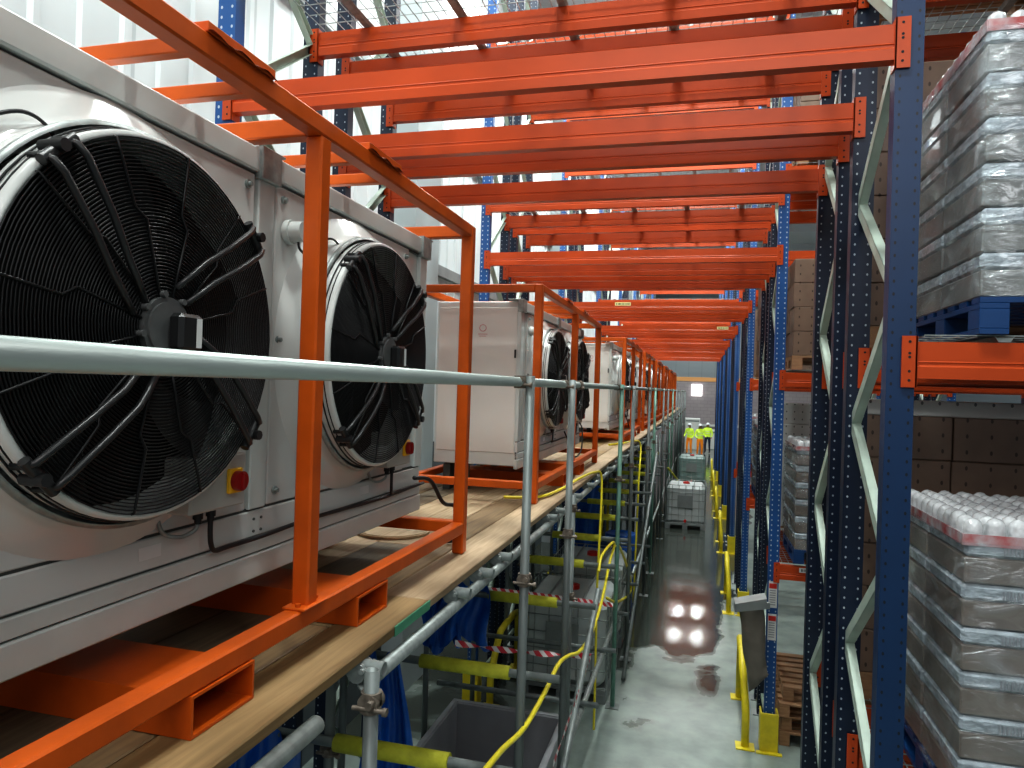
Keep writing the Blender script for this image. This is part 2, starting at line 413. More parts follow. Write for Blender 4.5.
ORD = ['nearest', 'second', 'third', 'fourth', 'fifth', 'sixth', 'seventh', 'eighth', 'ninth', 'tenth', 'eleventh', 'twelfth', 'thirteenth', 'fourteenth', 'fifteenth', 'sixteenth', 'seventeenth', 'eighteenth', 'nineteenth', 'twentieth', 'twenty-first', 'twenty-second']

# ------------------------------------------------------------------ the setting
WX = -3.45
struct('floor', MB().box(-3.6, 12, -4, 52, -.2, 0), floor_mat())
wl = MB()
wl.box(WX - .15, WX, -4, 52, 0, 10.8)
y = -4
while y < 52:                       # ribs of the cladding
    wl.extr([(WX, y), (WX + .022, y + .02), (WX + .022, y + .06), (WX, y + .08)], 'z', 0, 10.8); y += .30
struct('wall_left', wl, clad_mat('white_wall_cladding', (.70, .75, .76), (.52, .57, .58), 1.2))
struct('trim_1', MB().box(WX + .022, WX + .09, -4, 52, Z(1.42), Z(1.56)), M['steelgrey'])
struct('trim_2', MB().box(WX + .022, WX + .09, -4, 52, Z(3.2), Z(3.32)), M['steelgrey'])
for i, yy in enumerate((7.4, 15.8, 24.2, 32.6)):
    struct('trim_%d' % (i + 3), MB().box(WX + .022, WX + .30, yy, yy + .75, 0, 10.7), M['colgrey'])
struct('trim_10', MB().box(WX + .023, WX + .05, -4, 52, 0, 2.75), mat('under_deck_shade_paint', (.10, .12, .13), .6))  # added dark sheet on the lower wall, painting in the shade under the deck
struct('wall_far', MB().box(-3.6, 12, 50, 50.2, 0, Z(.72)), block_mat())
struct('trim_7', MB().box(-3.6, 12, 49.95, 50.2, Z(.72), Z(1.0)), mat('orange_wall_band', (.85, .42, .16), .6))
struct('wall_back', MB().box(-3.6, 12, 52, 52.2, Z(.7), 10.8), clad_mat('blue_grey_cladding', (.42, .48, .52), (.30, .36, .40), .9, 0))
struct('trim_8', MB().box(-3.6, 12, 49.9, 50, 1.2, 1.35), M['label'])
struct('window_1', MB().box(-.62, .06, 49.9, 49.99, Z(-.27), Z(.5)), M['window'])
struct('trim_9', MB().box(-3.4, 12, 49.2, 49.5, Z(2.2), Z(2.35)), M['galv'])
cl = MB(); cl.box(-3.6, 12, -4, 52.2, 10.8, 10.95)
for i in range(13): cl.box(-3.6, 12, -3 + i * 4.4, -2.85 + i * 4.4, 10.45, 10.8)
struct('ceiling', cl, mat('grey_white_roof', (.45, .48, .50), .6))
struct('wall_right', MB().box(12, 12.15, -4, 52, 0, 10.8), mat('grey_right_wall', (.10, .12, .14), .6))

# ------------------------------------------------------------------ racking
ROW0, PER, NROW = 3.05, 4.42, 8
def rowy(k): return ROW0 + PER * k
XL, XR, XR2 = -2.35, .745, 3.61      # centre lines of the frames (width .11)
YA, YB, YC, YD = 0, .78, 1.17, 1.86   # front faces of the four uprights of a double row
TOP = 9.0
def upright_mb():
    w, d, t, l = .050, .075, .004, .018
    prof = [(-w, 0), (w, 0), (w, d), (w - l, d), (w - l, d - t), (w - t, d - t), (w - t, t), (-w + t, t), (-w + t, d - t), (-w + l, d - t), (-w + l, d), (-w, d)]
    return MB().extr(prof, 'z', .01, TOP)
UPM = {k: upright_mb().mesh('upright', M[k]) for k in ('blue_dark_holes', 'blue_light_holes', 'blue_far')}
FOOT = MB().box(-.09, .09, -.02, .13, 0, .012).mesh('base_plate', M['steelgrey'])
def brace_mb(y0, z0, y1, z1):
    d = Vector((0, y1 - y0, z1 - z0)); L = d.length; d.normalize(); n = Vector((0, -d.z, d.y))
    p0 = Vector((0, y0, z0)); m_ = MB(); w, t, fx = .026, .003, .020
    for (xa, xb, na, nb) in ((-fx, -fx + t, -w, w), (-fx, fx, -w, -w + t), (-fx, fx, w - t, w)):
        vs = []
        for e in (0, L):
            for x, nn in ((xa, na), (xb, na), (xb, nb), (xa, nb)): vs.append(p0 + d * e + n * nn + Vector((x, 0, 0)))
        m_.add(vs, [(0, 1, 2, 3), (7, 6, 5, 4), (0, 4, 5, 1), (1, 5, 6, 2), (2, 6, 7, 3), (3, 7, 4, 0)])
    return m_
def make_frame(depth, phase, m0, m1, dark):
    """phase: height above the eye of one joint on the front upright"""
    root = empty('rack_frame', (0, 0, 0))
    for yy, mk in ((0, m0), (depth, m1)):
        o = bpy.data.objects.new('upright', UPM[mk]); COL.objects.link(o); o.parent = root; o.location = (0, yy, 0)
        f = bpy.data.objects.new('base_plate', FOOT); COL.objects.link(f); f.parent = root; f.location = (0, yy, 0)
    hz = 1.08; z0 = Z(phase) % hz; k = 0; z = z0 - hz / 2
    zz = z0; side = 0
    MB().box(-.016, .016, .06, depth + .03, .20, .245).build('horizontal_brace', M['brace'], root)
    while zz + hz / 2 < TOP - .1:
        a = (.07, depth + .03)[side]; b = (depth + .03, .07)[side]
        brace_mb(a, zz, b, zz + hz / 2).build('diagonal_brace', M['brace'], root)
        zz += hz / 2; side ^= 1
    return root
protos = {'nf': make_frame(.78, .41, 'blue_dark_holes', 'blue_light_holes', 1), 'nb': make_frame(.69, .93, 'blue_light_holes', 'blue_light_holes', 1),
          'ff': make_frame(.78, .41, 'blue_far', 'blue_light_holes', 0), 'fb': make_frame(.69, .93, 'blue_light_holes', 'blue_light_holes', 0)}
used = set()
for k in range(NROW):
    for side, X in (('left', XL), ('right', XR), ('far right', XR2)):
        if side == 'far right' and k > 3: continue
        for fb, yo in (('front', YA), ('rear', YC)):
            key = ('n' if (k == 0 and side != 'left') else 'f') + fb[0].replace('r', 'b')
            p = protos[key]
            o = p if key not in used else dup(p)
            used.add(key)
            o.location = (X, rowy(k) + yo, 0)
            where = {'left': 'left behind fan units', 'right': 'right of the aisle', 'far right': 'far end of right-hand bay'}[side]
            tag(o, 'blue perforated rack frame, %s one of %s row, %s' % (fb, ORD[k], where), 'rack frame', 'blue rack frames')

BL = {'L1': 1.46, 'L2': 2.10, 'L3': 3.75, 'L4': 4.70}
def beam_root(x0, x1):
    """a step-section beam hung between two uprights, top at z = 0"""
    r = empty('rack_beam', (0, 0, 0)); h = .142
    prof = [(.0, 0), (.05, 0), (.05, -h), (-.006, -h), (-.006, -h + .045), (.0, -h + .052), (.0, -h + .06), (-.003, -h + .064), (.0, -h + .068)]
    MB().extr(prof, 'x', x0, x1).build('beam', M['orange_beam'], r)
    for s, x in ((1, x0), (-1, x1)):
        c = MB(); c.box(x - s * .052, x + s * .004, -.010, -.004, -h - .035, .022); c.box(x - .003, x + .003, -.010, .055, -h - .035, .022)
        for hz in (.0, -.045, -.06, -.115, -.15):
            c.cur = 1; c.cyl((x - s * .024, -.0108, hz), (x - s * .024, -.0095, hz), .0055, 8)
        c.build('connector', [M['orange_beam'], M['dark']], r)
    return r
def labelplate(name, x, y, z, w, h, mt):
    return MB().box(-w / 2, w / 2, -.002, 0, -h / 2, h / 2).build(name, mt, None, (x, y, z))
bmC = beam_root(XL + .052, XR - .052); bmR = beam_root(XR + .052, XR2 - .052)
firstC = firstR = True
posn = (('front', YA), ('inner front', YB), ('inner rear', YC), ('rear', YD))
for k in range(NROW):
    for lv in ('L1', 'L2', 'L3', 'L4'):
        if lv == 'L4' and k > 3: continue
        if k == 7: continue
        for pn, yo in posn:
            if lv in ('L3', 'L4') and pn.startswith('inner'): continue
            o = bmC if firstC else dup(bmC)
            firstC = False
            o.location = (0, rowy(k) + yo - .002, Z(BL[lv] - (.05 if k and lv == 'L2' else 0)))
            tag(o, 'orange beam across the aisle, %s beam of the %s rack row, %s level' % (pn, ORD[k], {'L1': 'lowest', 'L2': 'second', 'L3': 'third', 'L4': 'top'}[lv]), 'beam', 'orange beams spanning the aisle')
for k in range(4):
    for lv, hh in (('lower', -1.68), ('middle', .22), ('upper', 2.26)):
        for pn, yo in posn:
            o = bmR if firstR else dup(bmR)
            firstR = False
            o.location = (0, rowy(k) + yo - .002, Z(hh))
            tag(o, 'orange beam in the right-hand bay of the %s rack row, %s beam at the %s shelf' % (ORD[k], pn, lv), 'beam', 'orange beams of the right-hand bays')

def mesh_deck(x0, x1, dy):
    r = empty('wire_deck', (0, 0, 0)); g = MB(); n = int((x1 - x0) / .06)
    for i in range(n + 1):
        x = x0 + (x1 - x0) * i / n; g.box(x - .002, x + .002, 0, dy, .006, .010)
    q = int(dy / .10)
    for i in range(q + 1):
        yy = dy * i / q; g.box(x0, x1, yy - .002, yy + .002, .010, .014)
    g.build('wire_grid', M['galv'], r)
    for i in range(5):
        x = x0 + (x1 - x0) * (i + .5) / 5
        MB().extr([(x - .03, .006), (x - .02, -.012), (x + .02, -.012), (x + .03, .006)], 'y', .0, dy).build('support_channel', M['galv'], r)
    return r
dkC = mesh_deck(XL + .08, XR - .08, .84); dkR = mesh_deck(XR + .08, XR2 - .08, .84)
fC = fR = True
for k in range(5):
    for lv in ('L2', 'L3'):
        for fb, yo in (('front', YA), ('rear', YC - .06)):
            o = dkC if fC else dup(dkC); fC = False
            o.location = (0, rowy(k) + yo + .0, Z(BL[lv] - (.05 if k and lv == 'L2' else 0)) + .014)
            tag(o, 'wire mesh deck over the aisle, %s of the %s rack row, %s level' % (fb, ORD[k], {'L2': 'second', 'L3': 'third'}[lv]), 'wire deck', 'wire decks over the aisle')
for k in range(2):
    for lv, hh in (('lower', -1.68), ('middle', .22), ('upper', 2.26)):
        for fb, yo in (('front', YA), ('rear', YC - .06)):
            o = dkR if fR else dup(dkR); fR = False
            o.location = (0, rowy(k) + yo, Z(hh) + .014)
            tag(o, 'wire mesh deck, %s half, %s shelf of the %s right-hand bay' % (fb, lv, ORD[k]), 'wire deck', 'wire decks of the right-hand bays')

# location stickers on beams
def sticker(x, y, z, w, h, mt, lab, n=4):
    r = MB().box(-w / 2, w / 2, -.0015, 0, -h / 2, h / 2).build('location_sticker', mt, None, (x, y, z))
    b = MB(); xx = -w / 2 + .02
    while xx < w / 2 - .02:
        ww = random.choice((.004, .008, .012)); b.box(xx, xx + ww, -.0022, -.0015, -h * .28, h * .28); xx += ww + random.choice((.005, .009))
    b.build('barcode', M['dark'], r)
    tag(r, lab, 'sticker')
yb = lambda k, yo: rowy(k) + yo - .0085
sticker(-1.35, rowy(1) + YA - .0035, Z(2.05) - .035, .22, .05, M['label'], 'white barcode sticker on left half of the second-level beam of the second rack row')
sticker(.02, rowy(1) + YA - .0035, Z(2.05) - .035, .22, .05, M['label'], 'white barcode sticker on right half of the second-level beam of the second rack row')
sticker(1.55, rowy(1) + YA - .0035, Z(.22) - .035, .25, .05, M['stickery'], 'yellow barcode sticker on the middle beam in the second right-hand bay')
sticker(1.05, rowy(1) + YA - .0035, Z(-1.68) - .035, .14, .045, M['label'], 'white sticker on the lower orange beam in the second right-hand bay')
sticker(-1.3, rowy(2) + YA - .0035, Z(1.46) - .035, .26, .055, M['stickery'], 'yellow barcode sticker on the lowest beam of the third rack row')
sticker(.42, rowy(3) + YA - .0035, Z(1.46) - .035, .24, .06, M['stickery'], 'yellow sticker on the lowest beam of the fourth rack row by the right upright')
for i, zz in enumerate((Z(-1.98), Z(-2.30))):
    r = MB().box(-.04, .04, -.002, 0, -.13, .13).build('load_notice', M['label'], None, (XR, rowy(1) - .001, zz))
    tag(r, '%s red and white load notice on the second blue upright at right of aisle' % ('upper' if i == 0 else 'lower'), 'notice')
    MB().box(-.035, .035, -.003, -.002, .06, .11).build('red_header', M['red'], r)
    b = MB()
    for q in range(7): b.box(-.03, .025, -.003, -.002, .035 - q * .023, .045 - q * .023)
    b.build('text_lines', M['greyplastic'], r)

# column guards: yellow block and bent tube
def guard_block(x, y, lab):
    r = empty('column_guard', (x, y, 0)); mm = MB()
    mm.bbox(-.085, .085, -.05, -.03, 0, .38); mm.bbox(-.085, -.068, -.03, .12, 0, .38); mm.bbox(.068, .085, -.03, .12, 0, .38)
    mm.build('guard_body', M['yellow'], r); MB().box(-.12, .12, -.10, -.05, 0, .012).build('guard_foot', M['yellow'], r)
    tag(r, lab, 'column guard', 'yellow column guards'); return r
def guard_tube(x, y, s, lab):
    r = empty('guard_rail', (x, y, 0))
    MB().path([(0, 0, .01), (0, 0, .32), (-.005 * s, .04, .42), (-.02 * s, .14, .62), (-.03 * s, .20, .72), (-.03 * s, .26, .76), (-.02 * s, .5, .76), (-.02 * s, .9, .76), (-.01 * s, 1.1, .72), (0, 1.16, .6), (0, 1.18, .01)], .038, 12).build('bent_tube', M['yellow'], r)
    for yy in (0, 1.18): MB().box(-.09, .09, yy - .08, yy + .08, 0, .012).build('foot_plate', M['yellow'], r)
    tag(r, lab, 'guard rail', 'yellow tubular guard rails'); return r
for k in range(1, 7):
    guard_block(XR, rowy(k), 'yellow steel block around the right-hand upright foot of the %s rack row' % ORD[k])
    guard_tube(XR - .22, rowy(k) + .0, 1, 'bent yellow guard rail on the floor beside the %s right-hand rack frame' % ORD[k])
    if k < 4:
        guard_block(XL, rowy(k), 'yellow steel block at the left-hand upright foot of the %s rack row' % ORD[k])
        guard_tube(XL + .22, rowy(k), -1, 'bent yellow guard rail under the deck beside the %s left-hand rack frame' % ORD[k])

# ------------------------------------------------------------------ pallets and loads
def pallet(name, mt, w=1.0, d=.9, h=.14):
    """deck boards, blocks and runners; origin at front-left bottom corner"""
    r = empty(name, (0, 0, 0)); top = MB(); n = 7
    for i in range(n):
        a = (d - .09) * i / (n - 1); top.bbox(0, w, a, a + .09, h - .022, h, .002)
    top.build('deck_board', mt, r)
    for x in (0, w / 2 - .05, w - .1):
        for yy in (0, d / 2 - .06, d - .12): MB().bbox(x, x + .1, yy, yy + .12, .022, h - .044, .002).build('block', mt, r)
    for x in (0, w / 2 - .05, w - .1): MB().bbox(x, x + .1, 0, d, 0, .022, .002).build('runner', mt, r); MB().bbox(x, x + .1, 0, d, h - .044, h - .022, .002).build('runner', mt, r)
    return r
def bottle_load(nlay, lh, w=1.9, d=.92, tray='greytray'):
    """shrink-wrapped trays of bottles: each tier is a brown tray with bright film above; bottle tops show on the last"""
    r = empty('wrapped_load', (0, 0, 0)); nx = int(w / .38); px = w / nx
    for k in range(nlay):
        z = k * lh; t = MB(); f = MB(); bc = MB()
        for i in range(nx):
            for j in range(2):
                ox = random.uniform(-.004, .004); oy = random.uniform(-.004, .004); dd = d / 2
                x0 = i * px + .004 + ox; x1 = (i + 1) * px - .004 + ox; y0 = j * dd + .004 + oy; y1 = (j + 1) * dd - .004 + oy
                t.bbox(x0, x1, y0, y1, z, z + lh * .60, .006)
                f.bbox(x0 - .002, x1 + .002, y0 - .003, y1, z + lh * .60, z + lh * .97, .012)
            # printed code block on the film of the front face
            f.cur = 2
            xx = i * px + px * .35
            for q in range(9): f.box(xx + q * .012, xx + q * .012 + .006, -.0035, -.001, z + lh * .68, z + lh * .88)
            f.cur = 0
        if k == nlay - 1:
            f.cur = 1
            f.box(.0, w, -.0045, .0, z + lh * .86, z + lh * 1.12); f.box(-.0045, .0, 0, d, z + lh * .86, z + lh * 1.12)
            f.cur = 0
        t.build('tray_tier', M[tray], r); f.build('film_tier', [M['filmband'], M['redband'], M['greyplastic']], r)
    # bottle shoulders on top
    c = MB(); z = nlay * lh; pb = .076
    for i in range(int(w / pb)):
        for j in range(int(d / pb)):
            cx = (i + .5) * pb + .01; cy = (j + .5) * pb + .02; zz = z + random.uniform(-.004, .003)
            prof = [(.034, -.01), (.034, .045), (.029, .062), (.017, .072), (.0, .076)]; vs = []; seg = 8
            for rr, h in prof:
                for q in range(seg): vs.append((cx + rr * math.cos(2 * PI * q / seg), cy + rr * math.sin(2 * PI * q / seg), zz + h))
            fs = [(a * seg + q, a * seg + (q + 1) % seg, (a + 1) * seg + (q + 1) % seg, (a + 1) * seg + q) for a in range(4) for q in range(seg)]
            c.add(vs, fs, True)
    c.build('bottle_tops', M['cap'], r)
    # stretch wrap: wavy translucent shell round the sides
    s = MB(); ns = 60; nz = 16; rings = []; per = []
    for i in range(16): per.append((w * i / 16, 0))
    for i in range(10): per.append((w, d * i / 10))
    for i in range(16): per.append((w * (1 - i / 16), d))
    for i in range(10): per.append((0, d * (1 - i / 10)))
    Ht = nlay * lh - .01; vs = []; n = len(per)
    for a in range(nz + 1):
        zz = .001 + (Ht - .001) * a / nz
        for (x, yv) in per:
            e = .010 + .006 * math.sin(a * 2.4 + x * 9 + yv * 7) + .004 * random.random()
            dx = -1 if x <= 0 else (1 if x >= w else 0); dy = -1 if yv <= 0 else (1 if yv >= d else 0)
            vs.append((x + dx * e, yv + dy * e, zz))
    s.add(vs, [(a * n + q, a * n + (q + 1) % n, (a + 1) * n + (q + 1) % n, (a + 1) * n + q) for a in range(nz) for q in range(n)], True)
    s.build('stretch_wrap', M['film'], r)
    return r
def carton_load(nlay, lh, mt, w=1.8, d=.70, topm=None, wrap=False):
    r = empty('carton_stack', (0, 0, 0)); nx = int(w / .39)
    for k in range(nlay):
        t = MB(); px = w / nx
        for i in range(nx):
            for j in range(2):
                ox = random.uniform(-.006, .006)
                t.bbox(i * px + .003 + ox, (i + 1) * px - .003 + ox, j * d / 2 + .003, (j + 1) * d / 2 - .003, k * lh + .002, (k + 1) * lh - .001, .005)
        t.build('carton_tier', mt, r)
    if topm:
        for j in range(2): MB().bbox(.0, w, j * d / 2 + .003, (j + 1) * d / 2 - .003, nlay * lh, nlay * lh + .085, .005).build('top_tier', topm, r)
    return r

# the two shrink-wrapped pallets of bottles by the nearest upright
LX = 1.0
def put_pallet(x, y, z, mt, lab, name='plastic_pallet', w=1.9, d=.92):
    p = pallet(name, mt, w, d); p.location = (x, y, z); tag(p, lab, 'pallet'); return p
DZ = .03
put_pallet(LX, 3.02, Z(.22) + DZ, M['blue'], 'blue plastic pallet on the middle shelf of the nearest right-hand bay')
b1 = bottle_load(6, .170); b1.location = (LX, 3.02, Z(.22) + DZ + .14)
tag(b1, 'tall shrink-wrapped pallet load of bottles on the nearest middle shelf at upper right', 'pallet load', 'shrink-wrapped bottle loads')
put_pallet(LX - .03, 3.02, Z(-1.68) + DZ, M['blue'], 'blue plastic pallet on the lower shelf of the nearest right-hand bay')
b2 = bottle_load(6, .165, tray='tray'); b2.location = (LX - .03, 3.02, Z(-1.68) + DZ + .14)
tag(b2, 'shrink-wrapped pallet load of bottles on the nearest lower shelf, red printed band on top', 'pallet load', 'shrink-wrapped bottle loads')
def low_pallet(x, y, z, lab): return put_pallet(x, y, z, M['woodpal'], lab, 'wooden_pallet', 1.8, .70)
low_pallet(.86, 4.28, Z(-1.68) + DZ, 'wooden pallet under the brown cartons behind the nearest lower bottle load')
c1 = carton_load(6, .236, M['carton_brown'], topm=M['carton_grey']); c1.location = (.86, 4.28, Z(-1.68) + DZ + .14)
tag(c1, 'brown carton stack with white top tier behind the nearest lower bottle load', 'carton stack')
low_pallet(.86, 4.28, Z(.22) + DZ, 'wooden pallet on the middle shelf behind the upper bottle load')
c2 = carton_load(6, .24, M['carton_brown']); c2.location = (.86, 4.28, Z(.22) + DZ + .14)
tag(c2, 'brown carton stack on the middle shelf behind the tall upper bottle load', 'carton stack')
low_pallet(.9, 4.28, Z(2.26) + DZ, 'wooden pallet on the upper wire deck at top right')
c3 = carton_load(4, .24, M['carton_plain']); c3.location = (.9, 4.28, Z(2.26) + DZ + .14)
tag(c3, 'brown carton stack on the upper wire deck at top right', 'carton stack')
# second row right bay
Y1 = rowy(1)
p = dup(b2, (.92, Y1 - .03, Z(-1.68) + DZ + .14), None, 'shrink-wrapped bottle load on the lower shelf of the second right-hand bay')
put_pallet(.92, Y1 - .03, Z(-1.68) + DZ, M['blue'], 'blue plastic pallet on the lower shelf of the second right-hand bay')
low_pallet(.83, Y1 + 1.22, Z(-1.68) + DZ, 'wooden pallet under the grey perforated cartons in the second right-hand bay')
c4 = carton_load(6, .235, M['carton_grey']); c4.location = (.83, Y1 + 1.22, Z(-1.68) + DZ + .14)
tag(c4, 'pale grey perforated carton stack on the lower shelf of the second right-hand bay', 'carton stack')
put_pallet(.86, Y1 + .04, Z(.22) + DZ, M['woodpal'], 'wooden pallet on the middle shelf of the second right-hand bay', 'wooden_pallet', 1.8, .70)
c5 = dup(c2, (.86, Y1 + .04, Z(.22) + DZ + .14), None, 'brown perforated carton stack on the middle shelf of the second right-hand bay')
for ch in list(kids(c5))[-2:]: bpy.data.objects.remove(ch)
low_pallet(.86, Y1 + 1.22, Z(.22) + DZ, 'wooden pallet behind the brown cartons on the second middle shelf')
c6 = dup(b1, (.86, Y1 + 1.2, Z(.22) + DZ + .14), None, 'shrink-wrapped bottle load behind the brown cartons on the second middle shelf')
low_pallet(.86, Y1 + .04, Z(2.26) + DZ, 'wooden pallet on the upper shelf of the second right-hand bay')
dup(c3, (.86, Y1 + .04, Z(2.26) + DZ + .14), None, 'brown carton stack on the upper shelf of the second right-hand bay')
for k in (2, 3):
    yk = rowy(k)
    for nm, hh, src in (('lower', -1.68, b2), ('middle', .22, c2)):
        if src is b2: put_pallet(.88, yk, Z(hh) + DZ, M['blue'], 'blue plastic pallet on the %s shelf of the %s right-hand bay' % (nm, ORD[k]))
        else: low_pallet(.88, yk, Z(hh) + DZ, 'wooden pallet on the %s shelf of the %s right-hand bay' % (nm, ORD[k]))
        dup(src, (.88, yk, Z(hh) + DZ + .14), None, '%s on the %s shelf of the %s right-hand bay' % ('shrink-wrapped bottle load' if src is b2 else 'brown carton stack', nm, ORD[k]))
# stack of empty wooden pallets on the floor
wp = pallet('wooden_pallet', M['woodpal'], 1.2, 1.0)
for i in range(4):
    o = wp if i == 0 else dup(wp)
    o.location = (.86 + (.0, .02, -.01, .03)[i], Y1 + .15 + (.0, .03, -.02, .04)[i], i * .145)
    tag(o, 'empty wooden pallet, %s of the floor stack by the second right-hand upright' % ('bottommost', 'second from the bottom', 'third from the bottom', 'topmost')[i], 'pallet', 'empty wooden pallets stacked on the floor')
o = dup(wp, (.9, 3.35, 0), None, 'empty wooden pallet lying alone on the floor under the nearest right-hand bay')

# hanging sack on the second right frame
r = empty('hanging_sack', (.55, Y1 - .12, Z(-2.03)))
MB().extr([(-.17, -.10), (-.17, -.02), (.12, .06), (.12, -.04)], 'y', -.10, .12).build('grey_holder', M['steelgrey'], r)
s = MB(); vs = []; nz = 9; sg = 16
for a in range(nz):
    t = a / (nz - 1); wz = -.05 - .74 * t
    for q in range(sg):
        an = 2 * PI * q / sg; rx = .12 * (1 - .25 * t) + .012 * math.sin(3 * an + a); ry = .09 * (1 - .3 * t) + .01 * math.cos(4 * an + a)
        vs.append((rx * math.cos(an) - .02 + .09 * t, ry * math.sin(an), wz - (.10 * math.cos(an) * -t if a == nz - 1 else 0)))
s.add(vs, [(a * sg + q, a * sg + (q + 1) % sg, (a + 1) * sg + (q + 1) % sg, (a + 1) * sg + q) for a in range(nz - 1) for q in range(sg)] + [tuple((nz - 1) * sg + q for q in range(sg))], True)
s.build('sack', M['sack'], r)
MB().box(.10, .16, -.02, .02, -.06, .0).build('hook', M['steelgrey'], r)
tag(r, 'brown waste sack in a grey holder hanging from the second right-hand blue upright', 'sack')

